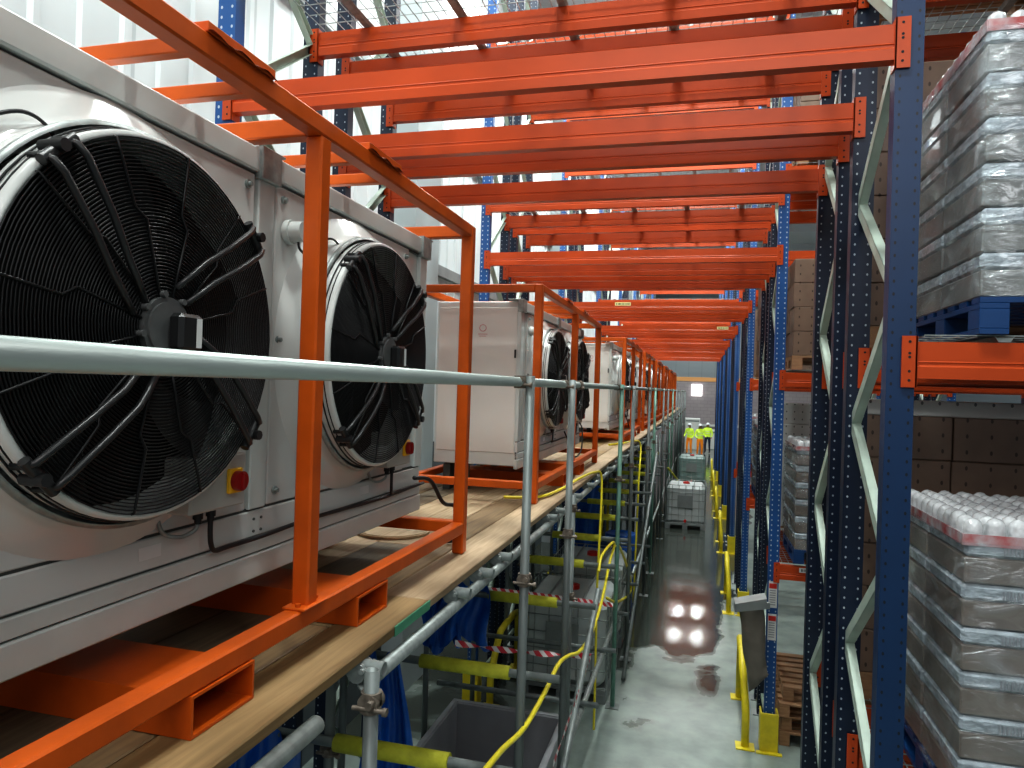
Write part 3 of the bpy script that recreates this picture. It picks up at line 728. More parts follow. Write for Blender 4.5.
# ------------------------------------------------------------------ air cooler units
def make_unit():
    """front faces +X; origin at centre of the base; body depth .74, length 3.05, height 1.40"""
    r = empty('fan_unit', (0, 0, 0)); x1 = .36; x0 = -.36; L = 1.43; Ht = 1.415
    MB().bbox(x0, x1 - .012, -L + .03, L - .03, .02, Ht - .01, .006).build('casing', M['white'], r)
    for s in (-1, 1): MB().bbox(x0 + .02, x1 - .03, s * (L - .03) - .006, s * (L - .03) + .006, .13, Ht - .06, .003).build('end_panel', M['beige'], r)
    MB().bbox(x1 - .02, x1 + .016, -L, L, Ht - .078, Ht, .006).build('top_rail', M['white_edge'], r)
    MB().bbox(x1 - .02, x1 + .012, -L, L, 0, .082, .005).build('bottom_rail', M['white_edge'], r)
    MB().bbox(x1 - .02, x1 + .010, -L + .01, L - .01, .087, .134, .003).build('lower_ledge', M['white_edge'], r)
    MB().bbox(x1 - .02, x1 + .005, -L + .01, L - .01, .140, .226, .004).build('lower_panel', M['white'], r)
    g = MB(); g.box(x1 - .014, x1 - .002, -L + .01, L - .01, .080, .142); g.box(x1 - .014, x1 - .002, -L + .01, L - .01, .224, .236)
    g.box(x1 - .014, x1 + .0, -L + .01, L - .01, Ht - .093, Ht - .083)
    g.build('seam_strip', M['seam'], r)
    for yy in (-L + .045, 0, L - .045):
        MB().bbox(x1 - .014, x1 + .010, yy - .045, yy + .045, .232, Ht - .085, .004).build('corner_post', M['white_edge'], r)
        b = MB(); b.bbox(x1 - .02, x1 + .028, yy - .055, yy + .055, Ht - .10, Ht + .006, .003); b.bbox(x1 - .10, x1 + .028, yy - .055, yy + .075, Ht + .0, Ht + .008, .002)
        b.build('top_bracket', M['galv'], r)
    cy = .63
    for s in (-1, 1):
        yc = s * cy; zc = .776
        pn = MB().bbox(x1 - .016, x1 + .004, yc - .570, yc + .570, .234, Ht - .086, .004).build('front_panel', M['white'], r)
        for (a, b_) in ((-.53, .28), (.53, .28), (-.53, Ht - .13), (.53, Ht - .13), (.54, .80), (-.54, .80)):
            q = MB(); q.cyl((x1 + .003, yc + a, b_), (x1 + .012, yc + a, b_), .014, 12); q.cyl((x1 + .012, yc + a, b_), (x1 + .022, yc + a, b_), .008, 6)
            q.build('bolt', M['galv'], pn)
        # shroud: dish, groove, ring and inner throat
        prof = [(.560, .003), (.545, .012), (.518, .030), (.495, .042), (.482, .052), (.476, .066), (.473, .082)]
        sh = MB().lathe(prof, (x1, yc, zc), 72).build('fan_shroud', M['white'], r)
        MB().lathe([(.473, .080), (.481, .084), (.481, .096), (.470, .100)], (x1, yc, zc), 72).build('seal_band', M['galv'], sh)
        MB().lathe([(.460, .098), (.458, .104), (.458, .146), (.455, .152), (.449, .156), (.443, .157), (.438, .150), (.436, .130), (.434, .02), (.434, -.02)], (x1, yc, zc), 72).build('fan_ring', M['ring'], sh)
        MB().cyl((x1 + .008, yc, zc), (x1 + .014, yc, zc), .435, 48).build('fan_back', M['hole'], sh)
        # fan wheel at rest
        fan = MB(); nb = 5
        for k in range(nb):
            a0 = 2 * PI * k / nb + (.2 if s < 0 else .55); vs = []; nr = 8
            for i in range(nr + 1):
                rr = .10 + .32 * i / nr; sweep = .35 * (i / nr) ** 1.5; wdt = .62 - .12 * i / nr
                for j in range(5):
                    u = j / 4 - .5; an = a0 + sweep + u * wdt
                    vs.append((x1 + .050 - u * .05, yc + rr * math.cos(an), zc + rr * math.sin(an)))
            fan.add(vs, [(i * 5 + j, i * 5 + j + 1, (i + 1) * 5 + j + 1, (i + 1) * 5 + j) for i in range(nr) for j in range(4)], True)
        fw = fan.build('fan_blades', M['blade'], sh)
        MB().cyl((x1 + .015, yc, zc), (x1 + .11, yc, zc), .11, 32).build('hub', M['blade'], sh)
        # guard: concentric wires in a shallow dome
        gd = MB(); nr = 44
        def dome(rr): return x1 + .160 + .008 * (1 - (rr / .443) ** 2) ** .8 if rr < .443 else x1 + .16
        for i in range(nr):
            rr = .085 + (.442 - .085) * i / (nr - 1)
            xx = dome(rr)
            gd.path([(xx, yc + rr * math.cos(2 * PI * q / 60), zc + rr * math.sin(2 * PI * q / 60)) for q in range(60)], .0021, 4, True)
        for i, rr in enumerate((.450, .458, .462)):
            gd.path([(x1 + .148 - i * .014, yc + rr * math.cos(2 * PI * q / 60), zc + rr * math.sin(2 * PI * q / 60)) for q in range(60)], .0028, 5, True)
        for k in range(12):
            an = 2 * PI * (k + .5) / 12; tw = .10
            gd.path([(dome(rr) + .003, yc + rr * math.cos(an + tw * (rr > .28)), zc + rr * math.sin(an + tw * (rr > .28))) for rr in (.08, .17, .26, .29, .35, .41, .44)] + [(x1 + .12, yc + -.0 + .454 * math.cos(an + tw), zc + .454 * math.sin(an + tw))], .0034, 6)
        gd.build('fan_guard', M['guardw'], sh)
        # four paired tubular brackets carrying the motor
        for an in (math.radians(40), math.radians(-37), math.radians(132), math.radians(225)):
            c, sn = math.cos(an), math.sin(an); t = Vector((0, -sn, c)); rd = Vector((0, c, sn)); C0 = Vector((x1, yc, zc))
            ar = MB()
            for o_ in (-1, 1):
                pts = []
                for rr, off, xx in ((.457, .036, .128), (.455, .036, .165), (.447, .036, .180), (.42, .036, .188), (.30, .032, .194), (.20, .029, .190), (.15, .027, .184), (.09, .024, .172)):
                    bend = .035 if rr < .26 else (.0 if rr > .30 else .018)
                    pts.append(C0 + rd * rr + t * (off * o_ + bend) + Vector((xx, 0, 0)))
                ar.path(pts, .0085, 8)
            ar.cyl(C0 + rd * .453 + t * -.05 + Vector((.165, 0, 0)), C0 + rd * .453 + t * .05 + Vector((.165, 0, 0)), .013, 8)
            ar.cyl(C0 + rd * .460 + Vector((.13, 0, 0)), C0 + rd * .460 + Vector((.19, 0, 0)), .014, 8)
            ar.build('motor_bracket', M['arm'], sh)
        mo = MB(); mo.cyl((x1 + .10, yc, zc), (x1 + .178, yc, zc), .078, 28); mo.cyl((x1 + .178, yc, zc), (x1 + .184, yc, zc), .066, 28)
        for q in range(8):
            an = 2 * PI * q / 8 + .2; mo.cyl((x1 + .160, yc + .084 * math.cos(an), zc + .084 * math.sin(an)), (x1 + .186, yc + .084 * math.cos(an), zc + .084 * math.sin(an)), .008, 8)
        mt_ = mo.build('fan_motor', M['motor'], sh)
        # terminal box and label
        MB().bbox(x1 + .184, x1 + .226, yc - .010, yc + .072, zc - .052, zc + .040, .010).build('terminal_box', M['black'], sh)
        MB().box(x1 + .2262, x1 + .2272, yc + .042, yc + .061, zc - .042, zc + .030).build('rating_label', M['label'], sh)
        # isolator box
        by = yc + .345; bz = .362
        ib = MB().bbox(x1 + .004, x1 + .10, by - .15, by + .09, bz - .078, bz + .078, .006).build('switch_box', M['greybox'], r)
        MB().bbox(x1 + .10, x1 + .114, by - .002, by + .058, bz - .036, bz + .036, .003).build('switch_plate', M['ysw'], ib)
        kn = MB(); kn.cyl((x1 + .114, by + .028, bz), (x1 + .134, by + .028, bz), .029, 24); kn.bbox(x1 + .132, x1 + .142, by + .023, by + .033, bz - .024, bz + .024, .002)
        kn.build('switch_knob', M['rsw'], ib)
        for d_ in (-.055, .0):
            gl = MB(); gl.cyl((x1 + .05, by + d_, bz - .104), (x1 + .05, by + d_, bz - .076), .014, 12); gl.cyl((x1 + .05, by + d_, bz - .118), (x1 + .05, by + d_, bz - .103), .010, 10)
            gl.build('cable_gland', M['cable'], ib)
        cb = MB(); ye = L + .01
        pts = [(x1 + .05, by, bz - .11), (x1 + .05, by, bz - .15), (x1 + .045, by + .012, bz - .19), (x1 + .03, by + .05, bz - .218), (x1 + .022, by + .12, bz - .222)]
        q = by + .3
        while q < ye - .2: pts.append((x1 + .022, q, bz - .224 + .006 * math.sin(q * 5))); q += .25
        pts.append((x1 + .022, ye, bz - .222))
        cb.path(spline(pts, 5), .0075, 8)
        cb.build('power_cable', M['cable'], r)
        MB().path(spline([(x1 + .05, by - .055, bz - .11), (x1 + .045, by - .06, bz - .135), (x1 + .03, by - .10, bz - .148), (x1 + .016, by - .15, bz - .13), (x1 + .012, by - .17, bz - .08), (x1 + .012, by - .172, bz - .03)], 5), .006, 8).build('earth_cable', M['galv'], r)
        # round junction and sensor lead on the panel above the shroud
        j = MB(); j.cyl((x1 + .003, yc - .50, 1.18), (x1 + .075, yc - .50, 1.18), .036, 20); j.cyl((x1 + .01, yc - .50, 1.18), (x1 + .03, yc - .50, 1.18), .043, 20)
        j.build('round_junction', M['white_edge'], r)
        MB().path(spline([(x1 + .05, yc - .50, 1.145), (x1 + .05, yc - .485, 1.12), (x1 + .045, yc - .42, 1.115), (x1 + .045, yc - .35, 1.17), (x1 + .055, yc - .29, 1.20), (x1 + .06, yc - .24, 1.19), (x1 + .075, yc - .21, 1.14)], 5), .0045, 6).build('sensor_lead', M['cable'], r)
        # pale caution patches under the ring
        MB().box(x1 + .0055, x1 + .0065, yc + .12, yc + .20, .17, .205).build('paper_label', M['label'], r)
        for dz in (0, .04): MB().cyl((x1 + .010, s * 0 + (.02 if s > 0 else -.02), .16 + dz), (x1 + .014, (.02 if s > 0 else -.02), .16 + dz), .005, 8).build('rivet', M['seam'], r)
    # end face details
    MB().bbox(x1 - .045, x1 - .03, -L + .010, -L + .020, .93, 1.0, .002).build('latch', M['black'], r)
    q = MB(); q.path([(.04 + .028 * math.cos(2 * PI * i / 20), -L + .0235, 1.18 + .028 * math.sin(2 * PI * i / 20)) for i in range(20)], .003, 5, True)
    q.box(.00, .08, -L + .022, -L + .0235, 1.125, 1.130); q.box(.01, .07, -L + .022, -L + .0235, 1.108, 1.112)
    q.build('printed_emblem', M['redmark'], r)
    for x in (-.26, -.12):
        for yy in (-1.3, -.42, .42, 1.3): MB().box(x - .03, x + .03, yy - .05, yy + .05, -.11 if abs(yy) < 1 else -.215, .005).build('mounting_foot', M['seam'], r)
    return r

def make_cradle():
    """orange transport frame round a unit; origin at centre on the deck; posts at +-1.51 and 0"""
    r = empty('steel_cradle', (0, 0, 0)); xf, xb = .62, -.375; w = .030; P = 1.51
    zb, zt = .165, 1.71
    for x in (xf, xb):
        for yy in (-P, 0, P):
            MB().bbox(x - w, x + w, yy - w, yy + w, zb if yy == 0 else 0.0, zt - .06 if yy == 0 else zt, .006).build('post', M['orange'], r)
        MB().bbox(x - w, x + w, -P + w, P - w, zb - .06, zb, .006).build('bottom_beam', M['orange'], r)
        MB().bbox(x - w, x + w, -P + w, P - w, zt - .06, zt, .006).build('top_beam', M['orange'], r)
        fp = MB(); fp.bbox(x - .035, x + .045, -.07, .07, zb, zb + .008, .002)
        for a in (-.052, .052): fp.cyl((x + .01, a, zb + .008), (x + .01, a, zb + .018), .009, 6)
        fp.build('foot_plate', M['orange'], r)
    for yy in (-P, 0, P): MB().bbox(xb + w, xf - w, yy - w, yy + w, zt - .06, zt, .005).build('cross_beam', M['orange'], r)
    for yy in (-P, P): MB().bbox(xb + w, xf - w, yy - w, yy + w, zb - .06, zb, .005).build('cross_beam', M['orange'], r)
    for yc in (-.43, .43):
        k = MB(); a, b, h, t = yc - .125, yc + .125, .105, .008
        for q in ((a, b, 0, t), (a, b, h - t, h), (a, a + t, t, h - t), (b - t, b, t, h - t)): k.box(xb - .03, xf + .035, q[0], q[1], q[2], q[3])
        k.build('fork_pocket', M['orange'], r)
        for d in (-.125, .125): MB().bbox(xb + w, xf - w, yc + d - .018, yc + d + .018, zt - .045, zt - .005, .003).build('top_bar', M['orange'], r)
        MB().bbox(xf - .085, xf + .032, yc - .14, yc + .14, zt, zt + .026, .002).build('cap_plate', M['orange'], r)
        e = MB()
        n = 10; vs = []
        for i in range(n + 1):
            yy = yc - .14 + .28 * i / n; zz = zt + .004 + .004 * math.sin(i * 1.7)
            vs += [(xf + .030, yy, zz), (xf + .046, yy, zz - .003 - .008 * abs(math.sin(i * 2.3)))]
        e.add(vs, [(2 * i, 2 * i + 1, 2 * i + 3, 2 * i + 2) for i in range(n)]); e.build('rough_edge', M['scratch'], r)
    return r
DECK = Z(-.88)
unit = make_unit(); cradle = make_cradle()
#          y centre, y scale
units = [(2.07, 1.0), (7.06, 1.06), (13.0, 1.05), (17.2, 1.05), (21.4, 1.05), (25.6, 1.05), (29.8, 1.05), (34.0, 1.05)]
for i, (yc, sc) in enumerate(units):
    u = unit if i == 0 else dup(unit); c = cradle if i == 0 else dup(cradle)
    zs_ = .968 if i == 1 else 1
    u.location = (-1.785, yc, DECK + .215 * zs_); u.scale = (1, sc, zs_)
    c.location = (-1.82, (2.02, 6.83)[i] if i < 2 else yc, DECK); c.scale = (1, sc, zs_)
    tag(u, 'white twin-fan air cooler unit with black fan guards, %s along the timber deck' % ORD[i], 'fan unit', 'white fan units in a row')
    tag(c, 'orange steel cradle frame around the %s white fan unit' % ORD[i], 'steel frame', 'orange cradles around the fan units')

# ------------------------------------------------------------------ scaffold
TR = .0242
def coupler(parent, p, axis):
    """small double coupler with bolts round a tube joint"""
    c = MB(); x, y, z = p
    c.cyl((x, y, z - .032), (x, y, z + .032), .034, 12)
    c.cyl((x + .0, y - .032, z), (x, y + .032, z), .034, 12) if axis == 'y' else c.cyl((x - .032, y, z), (x + .032, y, z), .034, 12)
    c.cyl((x + .02, y - .055, z + .012), (x + .02, y + .03, z + .012), .008, 6); c.cyl((x - .05, y - .03, z - .014), (x + .06, y - .03, z - .014), .008, 6)
    c.cyl((x + .02, y - .064, z + .012), (x + .02, y - .052, z + .012), .014, 6); c.cyl((x + .055, y - .03, z - .014), (x + .068, y - .03, z - .014), .014, 6)
    c.build('coupler', M['rust'], parent)
XS = -.90
def tube(name, p0, p1, mt, lab, cat, group=None, r=TR, couplers=(), seg=16):
    c = Vector(p0); o = MB().pipe((0, 0, 0), Vector(p1) - c, r, seg).build(name, mt, None, c)
    tag(o, lab, cat, group)
    return o
def yz(zc): return (zc + XS * .257) / .966
rail = tube('guard_rail_tube', (XS, -.9, Z(.0225)), (XS, 41, Z(.0225)), M['rail'], 'long pale galvanised handrail tube running along the deck at eye height', 'handrail')
std_y = [yz(3.66), yz(4.85), yz(7.9), yz(9.3), yz(12.2), yz(13.7), yz(16.9), yz(19.2), yz(22.4), yz(25.4), yz(28.5), yz(31.5), yz(34.5), yz(38), yz(41)]
for i, yy in enumerate(std_y):
    g = i in (2, 5, 8)
    o = tube('scaffold_standard', (XS + .052, yy, 0.0), (XS + .052, yy, Z(.055)), M['greenpost'] if g else M['galvpost'], '%s scaffold post holding the handrail, %s from the camera' % ('green-tinted' if g else 'grey', ORD[i]), 'scaffold post', 'scaffold posts holding the handrail')
    coupler(o, (-.052, 0, Z(.0225)), 'y'); coupler(o, (0, 0, Z(-.99)), 'y')
    MB().box(-.075, .075, -.075, .075, 0, .008).build('base_plate', M['galvpost'], o)
# short standards at the deck edge and rows behind
short_y = [2.08, 5.75, 10.9, 15.2, 20.6, 24.1, 27.2]
for i, yy in enumerate(short_y):
    zt = Z(-.93) + (.013 if i == 0 else .05)
    o = tube('scaffold_standard', (-.985, yy, 0), (-.985, yy, zt), M['galvpost'], 'short scaffold post ending at the deck edge, %s from the camera' % ORD[i], 'scaffold post', 'short scaffold posts at the deck edge')
    coupler(o, (0, 0, zt - .10), 'y'); coupler(o, (0, 0, Z(-1.70)), 'x')
    MB().box(-.075, .075, -.075, .075, 0, .008).build('base_plate', M['galvpost'], o)
zs = [3.24, 4.25, 5.64, 6.9, 8.1, 9.4, 10.6, 11.8, 13.1, 14.4, 15.8, 17.4, 19.2]
for i, zc in enumerate(zs):
    yy = (zc - .33) / .966 + .05
    if not (4.7 < yy < 5.95 or 7.9 < yy < 9.2 or 9.7 < yy < 11 or i == 1):
        o = tube('scaffold_standard', (-1.66, yy, 0), (-1.66, yy, DECK - .09), M['galvpost'], 'grey scaffold post under the middle of the deck, by the %s yellow sleeve' % ORD[i], 'scaffold post', 'scaffold posts under the middle of the deck')
        coupler(o, (0, 0, Z(-1.75)), 'x')
    o = tube('scaffold_standard', (-2.14, yy, 0), (-2.14, yy, DECK - .09), M['galvpost'], 'grey scaffold post under the back of the deck, by the %s yellow sleeve' % ORD[i], 'scaffold post', 'scaffold posts under the back of the deck')
    coupler(o, (0, 0, Z(-1.75)), 'x')
for i, yy in enumerate((13.4, 14.9, 16.2, 17.6, 21.6, 23.2, 26.2, 29.3, 30.6, 32.8, 33.9, 35.4, 36.6, 37.6)):
    tube('scaffold_standard', (-.93, yy, 0), (-.93, yy, DECK - .12), M['greenpost'] if i % 4 == 1 else M['galvpost'], 'far %sscaffold post on the aisle side below the deck, %s of its line' % ('green ' if i % 4 == 1 else '', ORD[i]), 'scaffold post', 'far scaffold posts below the deck')
tube('scaffold_standard', (-.985, .1, 0), (-.985, .1, Z(-.95)), M['galvpost'], 'scaffold post below the near deck edge at the photo bottom', 'scaffold post')
o = MB().cyl((0, 0, -.04), (0, 0, .04), .036, 14).cyl((-.05, -.02, .03), (.05, -.02, .03), .010, 8).build('rail_coupler', M['rust'], None, (XS, 5.35, Z(.0225))); tag(o, 'brass-coloured coupler on the handrail between the first two posts', 'coupler')
o.rotation_euler = (PI / 2, 0, 0)
# ledgers
for i, (x, z_, y0, y1, lb) in enumerate(((-1.04, Z(-.995), 2.14, 7.0, 'thick grey ledger tube under the deck edge, behind the first short post'), (-1.035, Z(-.985), -.6, 1.83, 'grey ledger tube under the deck edge in the bottom foreground'),
        (-1.04, Z(-.995), 7.1, 15, 'grey ledger tube under the deck edge beyond the yellow hose'), (-1.04, Z(-.995), 15.1, 40, 'farthest grey ledger tube under the deck edge'),
        (XS + .0, Z(-2.72), 2.3, 10.5, 'low ledger tube along the aisle side of the near scaffold'), (XS + .0, Z(-2.72), 10.6, 30, 'low ledger tube along the aisle side of the far scaffold'),
        (-2.14 + .05, Z(-1.60), 0, 30, 'ledger tube along the back scaffold posts'))):
    tube('scaffold_ledger', (x, y0, z_), (x, y1, z_), M['galv'], lb, 'scaffold tube', None, TR * (1.1 if i < 2 else 1))
# transoms with protruding ends under the boards
tys = [.9, 2.15, 3.05, 3.42, 3.78, 5.05, 5.35, 6.15, 6.9, 7.6, 8.4, 9.2, 10, 10.9, 11.8, 12.8, 13.8, 15, 16.4, 18, 20, 22, 24, 26, 28, 30, 32, 34, 36, 38, 39.8]
for i, yy in enumerate(tys):
    o = tube('scaffold_transom', (-2.2, yy, DECK - .0605), (-.975, yy, DECK - .0605), M['galv'], 'short tube end poking out under the deck boards, %s from the camera' % (ORD[i] if i < len(ORD) else 'farthest'), 'scaffold tube', 'cross tubes under the deck boards')
    c = MB(); c.cyl((1.14, -.036, -.012), (1.14, .036, -.012), .034, 12); c.cyl((1.165, -.05, .0), (1.165, .05, .0), .009, 6)
    c.build('coupler', M['galv'], o)
# foam-sleeved cross tubes at head height
for i, zc in enumerate(zs):
    yy = (zc - .33) / .966
    o = empty('sleeved_tube', (0, yy, Z(-1.69)))
    MB().pipe((-2.18, 0, 0), (-.74, 0, 0), TR).build('tube', M['galvpost'], o)
    s = MB(); s.pipe((-1.60, 0, 0), (-1.04, 0, 0), .040, 20, .014); s.build('foam_sleeve', M['foam'], o)
    tag(o, 'cross tube with yellow foam sleeve below the deck, %s from the camera' % ORD[i], 'padded tube', 'yellow-sleeved cross tubes below the deck')
    if i < 8:
        o = tube('scaffold_transom', (-2.2, yy + .5, Z(-2.72) + .05), (-.76, yy + .5, Z(-2.72) + .05), M['galvpost'], 'low bare cross tube near the floor, %s from the camera' % ORD[i], 'scaffold tube', 'low bare cross tubes under the scaffold')
# a few diagonal braces
for i, (a, b) in enumerate((((-.775, 3.0, .3), (-.775, 5.9, 1.85)), ((-.80, 8.6, .05), (-.80, 14.2, 2.3)))):
    tube('scaffold_brace', a, b, M['galvpost'], 'diagonal scaffold brace on the aisle side, %s along' % ORD[i], 'scaffold tube', 'diagonal scaffold braces')

# ------------------------------------------------------------------ deck boards
xb0 = -1.045; bw = .222; nbd = 6; lens = [3.9, 3.9, 3.9]
cnt = 0
for j in range(nbd):
    y = [-.9, -1.6, -.3, -1.2, -.5, -1.0][j]; L = 3.9; i = 0
    if j == 0: segs = [(-1.0, 2.72), (2.73, 6.6), (6.61, 10.5), (10.51, 14.4), (14.41, 18.3), (18.31, 22.2), (22.21, 26.1), (26.11, 30), (30.01, 35), (35.01, 40)]
    else:
        segs = []; a = y
        while a < 40: segs.append((a, min(a + L, 40))); a += L + .01
    for i, (a, b) in enumerate(segs):
        mt = WOODS[0] if (j == 0 and i == 0) else (WOODS[1] if (j == 0 and i in (1, 2, 4)) else random.choice(WOODS if i < 2 else WOODS[:2] + [WOODS[1]]))
        if i == 0 and j in (1, 2, 3, 4): mt = WOODS[2 + j % 2]
        x1 = xb0 - j * bw
        o = MB().bbox(-bw + .006, 0, 0, b - a, -.036, 0, .004).build('deck_board', mt, None, (x1 + random.uniform(-.002, .002), a, DECK - .001 - random.uniform(0, .002)))
        cnt += 1
        tag(o, 'timber scaffold board, %s board in from the aisle edge, %s along its line' % (('outermost', 'second', 'third', 'fourth', 'fifth', 'innermost')[j], ORD[i] if i < len(ORD) else 'last'), 'board', 'timber deck boards')
        if j == 0 and i == 0:
            MB().box(-.10, .002, b - a - .34, b - a + .001, -.037, -.002).build('green_end', M['greenend'], o)
            MB().box(-.001, .0035, b - a - .34, b - a + .002, -.037, -.001).build('green_end', M['greenend'], o)
# loose round board between the frames
d_ = MB(); d_.cyl((0, 0, 0), (0, 0, .012), .21, 40); d_.cyl((0, 0, .012), (0, 0, .016), .198, 40)
o = d_.build('round_board', WOODS[1], None, (-1.72, 3.86, DECK + .003)); tag(o, 'pale round wooden disc lying on the deck past the nearest fan unit', 'disc')

# cables trailing from the end of unit one to the deck
o = MB().path(spline([(-1.39, 3.35, DECK + .40), (-1.36, 3.5, DECK + .37), (-1.33, 3.62, DECK + .24), (-1.30, 3.72, DECK + .21), (-1.26, 3.78, DECK + .16), (-1.28, 3.72, DECK + .03), (-1.40, 3.66, DECK + .012)]), .011, 8).build('power_lead', M['cable'])
tag(o, 'thick black lead curling from the far end of the nearest fan unit to the deck', 'cable')
for i, yc in enumerate((6.83, 13.0)):
    o = MB().path(spline([(-1.38, yc + .55, DECK + .42), (-1.34, yc + .62, DECK + .30), (-1.30, yc + .75, DECK + .14), (-1.26, yc + .95, DECK + .2), (-1.28, yc + 1.1, DECK + .42), (-1.34, yc + 1.2, DECK + .5)]), .008, 8).build('power_lead', M['cable'])
    tag(o, 'looped black lead hanging below the fans of the %s fan unit' % ORD[i + 1], 'cable')

# yellow hoses
XH = -.825
def inplane(px, py, X=XH):
    """point of the vertical plane x = X seen at a photo position (used to read positions once)"""
    d = R * ((px - 512) / F) - U * ((py - 384) / F) - B
    t = (X - EYE.x) / d.x; return EYE + d * t
HP = [(470, 790), (500, 752), (524, 728), (545, 692), (558, 665), (568, 656), (580, 651), (592, 632), (602, 600), (609, 565), (614, 546), (612, 543), (606, 556), (603, 572)]
hp = [inplane(*p) for p in HP]
hp[-1].x = hp[-2].x = XH - .04
o = MB().path(spline(hp, 8), .014, 10).build('yellow_hose', M['hose']); tag(o, 'bright yellow hose draped over the scaffold beside the aisle, nearest loop', 'hose')
HP2 = [(614, 546), (620, 548), (628, 570), (631, 588), (626, 597), (616, 602), (607, 598)]
o = MB().path(spline([inplane(*p, X=-.87) for p in HP2], 8), .016, 10).build('yellow_hose', M['hose']); tag(o, 'second yellow hose loop hanging past the top of the nearest loop', 'hose')
zt = DECK + .02
o = MB().path(spline([(-1.45, 5.3, zt), (-1.2, 5.45, zt), (-1.12, 6.0, zt + .0), (-1.08, 6.7, zt + .01), (-1.03, 7.3, zt + .0), (-.985, 7.45, zt - .05), (-.97, 7.4, zt - .4), (-.972, 7.3, 1.5), (-.96, 7.28, .5), (-.96, 7.28, .03)]), .012, 10).build('yellow_hose', M['hose'])
tag(o, 'yellow hose crossing the deck by the second fan unit and dropping to the floor', 'hose')
o = MB().path(spline([(-1.35, 11.0, zt), (-1.15, 11.4, zt + .01), (-1.05, 12.0, zt + .01), (-.97, 12.3, zt - .1), (-.96, 12.0, 1.9), (-.97, 11.8, .03)]), .015, 8).build('yellow_hose', M['hose'])
tag(o, 'far yellow hose crossing the deck edge by the third fan unit', 'hose')
o = MB().path([inplane(668, 468, -.84), inplane(684, 488, -.5)], .03, 8).build('yellow_pole', M['foam']); tag(o, 'short yellow pole leaning over the far white tank', 'pole')
for i, (x, yy) in enumerate(((-.83, 8.6), (-.84, 14.0))):
    pass

# barrier tape
def ribbon(name, pts, w, lab, tw=0):
    P = [Vector(p) for p in pts]; m_ = MB(); vs = []; n = len(P)
    for i, p in enumerate(P):
        a = tw * i; vs += [p + Vector((0, math.sin(a) * w, math.cos(a) * w)), p - Vector((0, math.sin(a) * w, math.cos(a) * w))]
    m_.add(vs, [(2 * i, 2 * i + 1, 2 * i + 3, 2 * i + 2) for i in range(n - 1)], True)
    o = m_.build(name, M['tape']); tag(o, lab, 'tape', 'red and white barrier tapes'); return o
def line(a, b, n, sag=0):
    a = Vector(a); b = Vector(b); return [a.lerp(b, i / n) - Vector((0, 0, sag * 4 * (i / n) * (1 - i / n))) for i in range(n + 1)]
ta = inplane(591, 656, -.80)
ribbon('barrier_tape', line(inplane(455, 643, -1.75), ta, 30, .02), .024, 'twisted red and white tape strung low between scaffold posts', .35)
tb = inplane(613, 605, -.83)
ribbon('barrier_tape', line(inplane(486, 591, -1.7), tb, 24, .0), .035, 'flat red and white tape across the scaffold above the near tank', .05)
ribbon('barrier_tape', line(ta, inplane(553, 765, -.72), 26), .022, 'twisted red and white tape hanging down beside the grey bin', .5)

# ------------------------------------------------------------------ tanks, bin, sheets under and beside the scaffold
def make_tank():
    """caged liquid container 1.0 x 1.2 x 1.16, origin at front-left bottom corner"""
    r = empty('caged_tank', (0, 0, 0)); w, d = 1.0, 1.15
    pal = MB()
    for x in (.0, .44, .88): pal.bbox(x, x + .12, 0, d, .0, .10, .004)
    pal.bbox(0, w, 0, d, .10, .15, .004); pal.build('pallet_base', M['steelgrey'], r)
    b = MB().bbox(.03, w - .03, .03, d - .03, .15, 1.10, .07); t = b.build('tank_body', M['plastic_white'], r)
    li = MB(); li.cyl((w / 2, d / 2, 1.10), (w / 2, d / 2, 1.145), .085, 24); li.cyl((w / 2, d / 2, 1.145), (w / 2, d / 2, 1.155), .05, 16); li.build('lid', M['red'], r)
    c = MB(); q = .008
    for i in range(7):
        x = w * i / 6
        for yy in (.006, d - .006): c.cyl((x, yy, .14), (x, yy, 1.12), q, 6)
    for i in range(1, 7):
        yy = d * i / 7
        for x in (.006, w - .006): c.cyl((x, yy, .14), (x, yy, 1.12), q, 6)
    for k in range(6):
        z = .17 + k * .19; c.path([(0, 0, z), (w, 0, z), (w, d, z), (0, d, z)], q, 6, True)
    for x in (.3, .7): c.cyl((x, 0, 1.12), (x, d, 1.12), .012, 6)
    c.build('cage', M['galv'], r)
    MB().box(.30, .68, -.012, -.009, .55, .86).build('plate', M['steelgrey'], r)
    v = MB(); v.cyl((.5, .02, .22), (.5, -.05, .22), .035, 12); v.build('valve', M['red'], r)
    return r
tk = make_tank(); tk.location = (-1.97, 7.95, 0); tag(tk, 'white caged liquid tank under the deck with barrier tape across it, nearest tank', 'tank', 'caged liquid tanks')
tk.location.x = -1.93
dup(tk, (-1.95, 9.75, 0), None, 'white caged tank with red lid directly behind the nearest caged tank')
dup(tk, (-.80, 18.7, 0), None, 'white caged tank with dark plate standing in the wet aisle beside the scaffold')
g2 = dup(tk, (-.75, 27.2, 0), None, 'teal wrapped caged tank farther down the aisle behind the white one')
for c in kids(g2):
    if c.name.startswith('tank_body'): c.data = c.data.copy(); c.data.materials[0] = M['tealwrap']
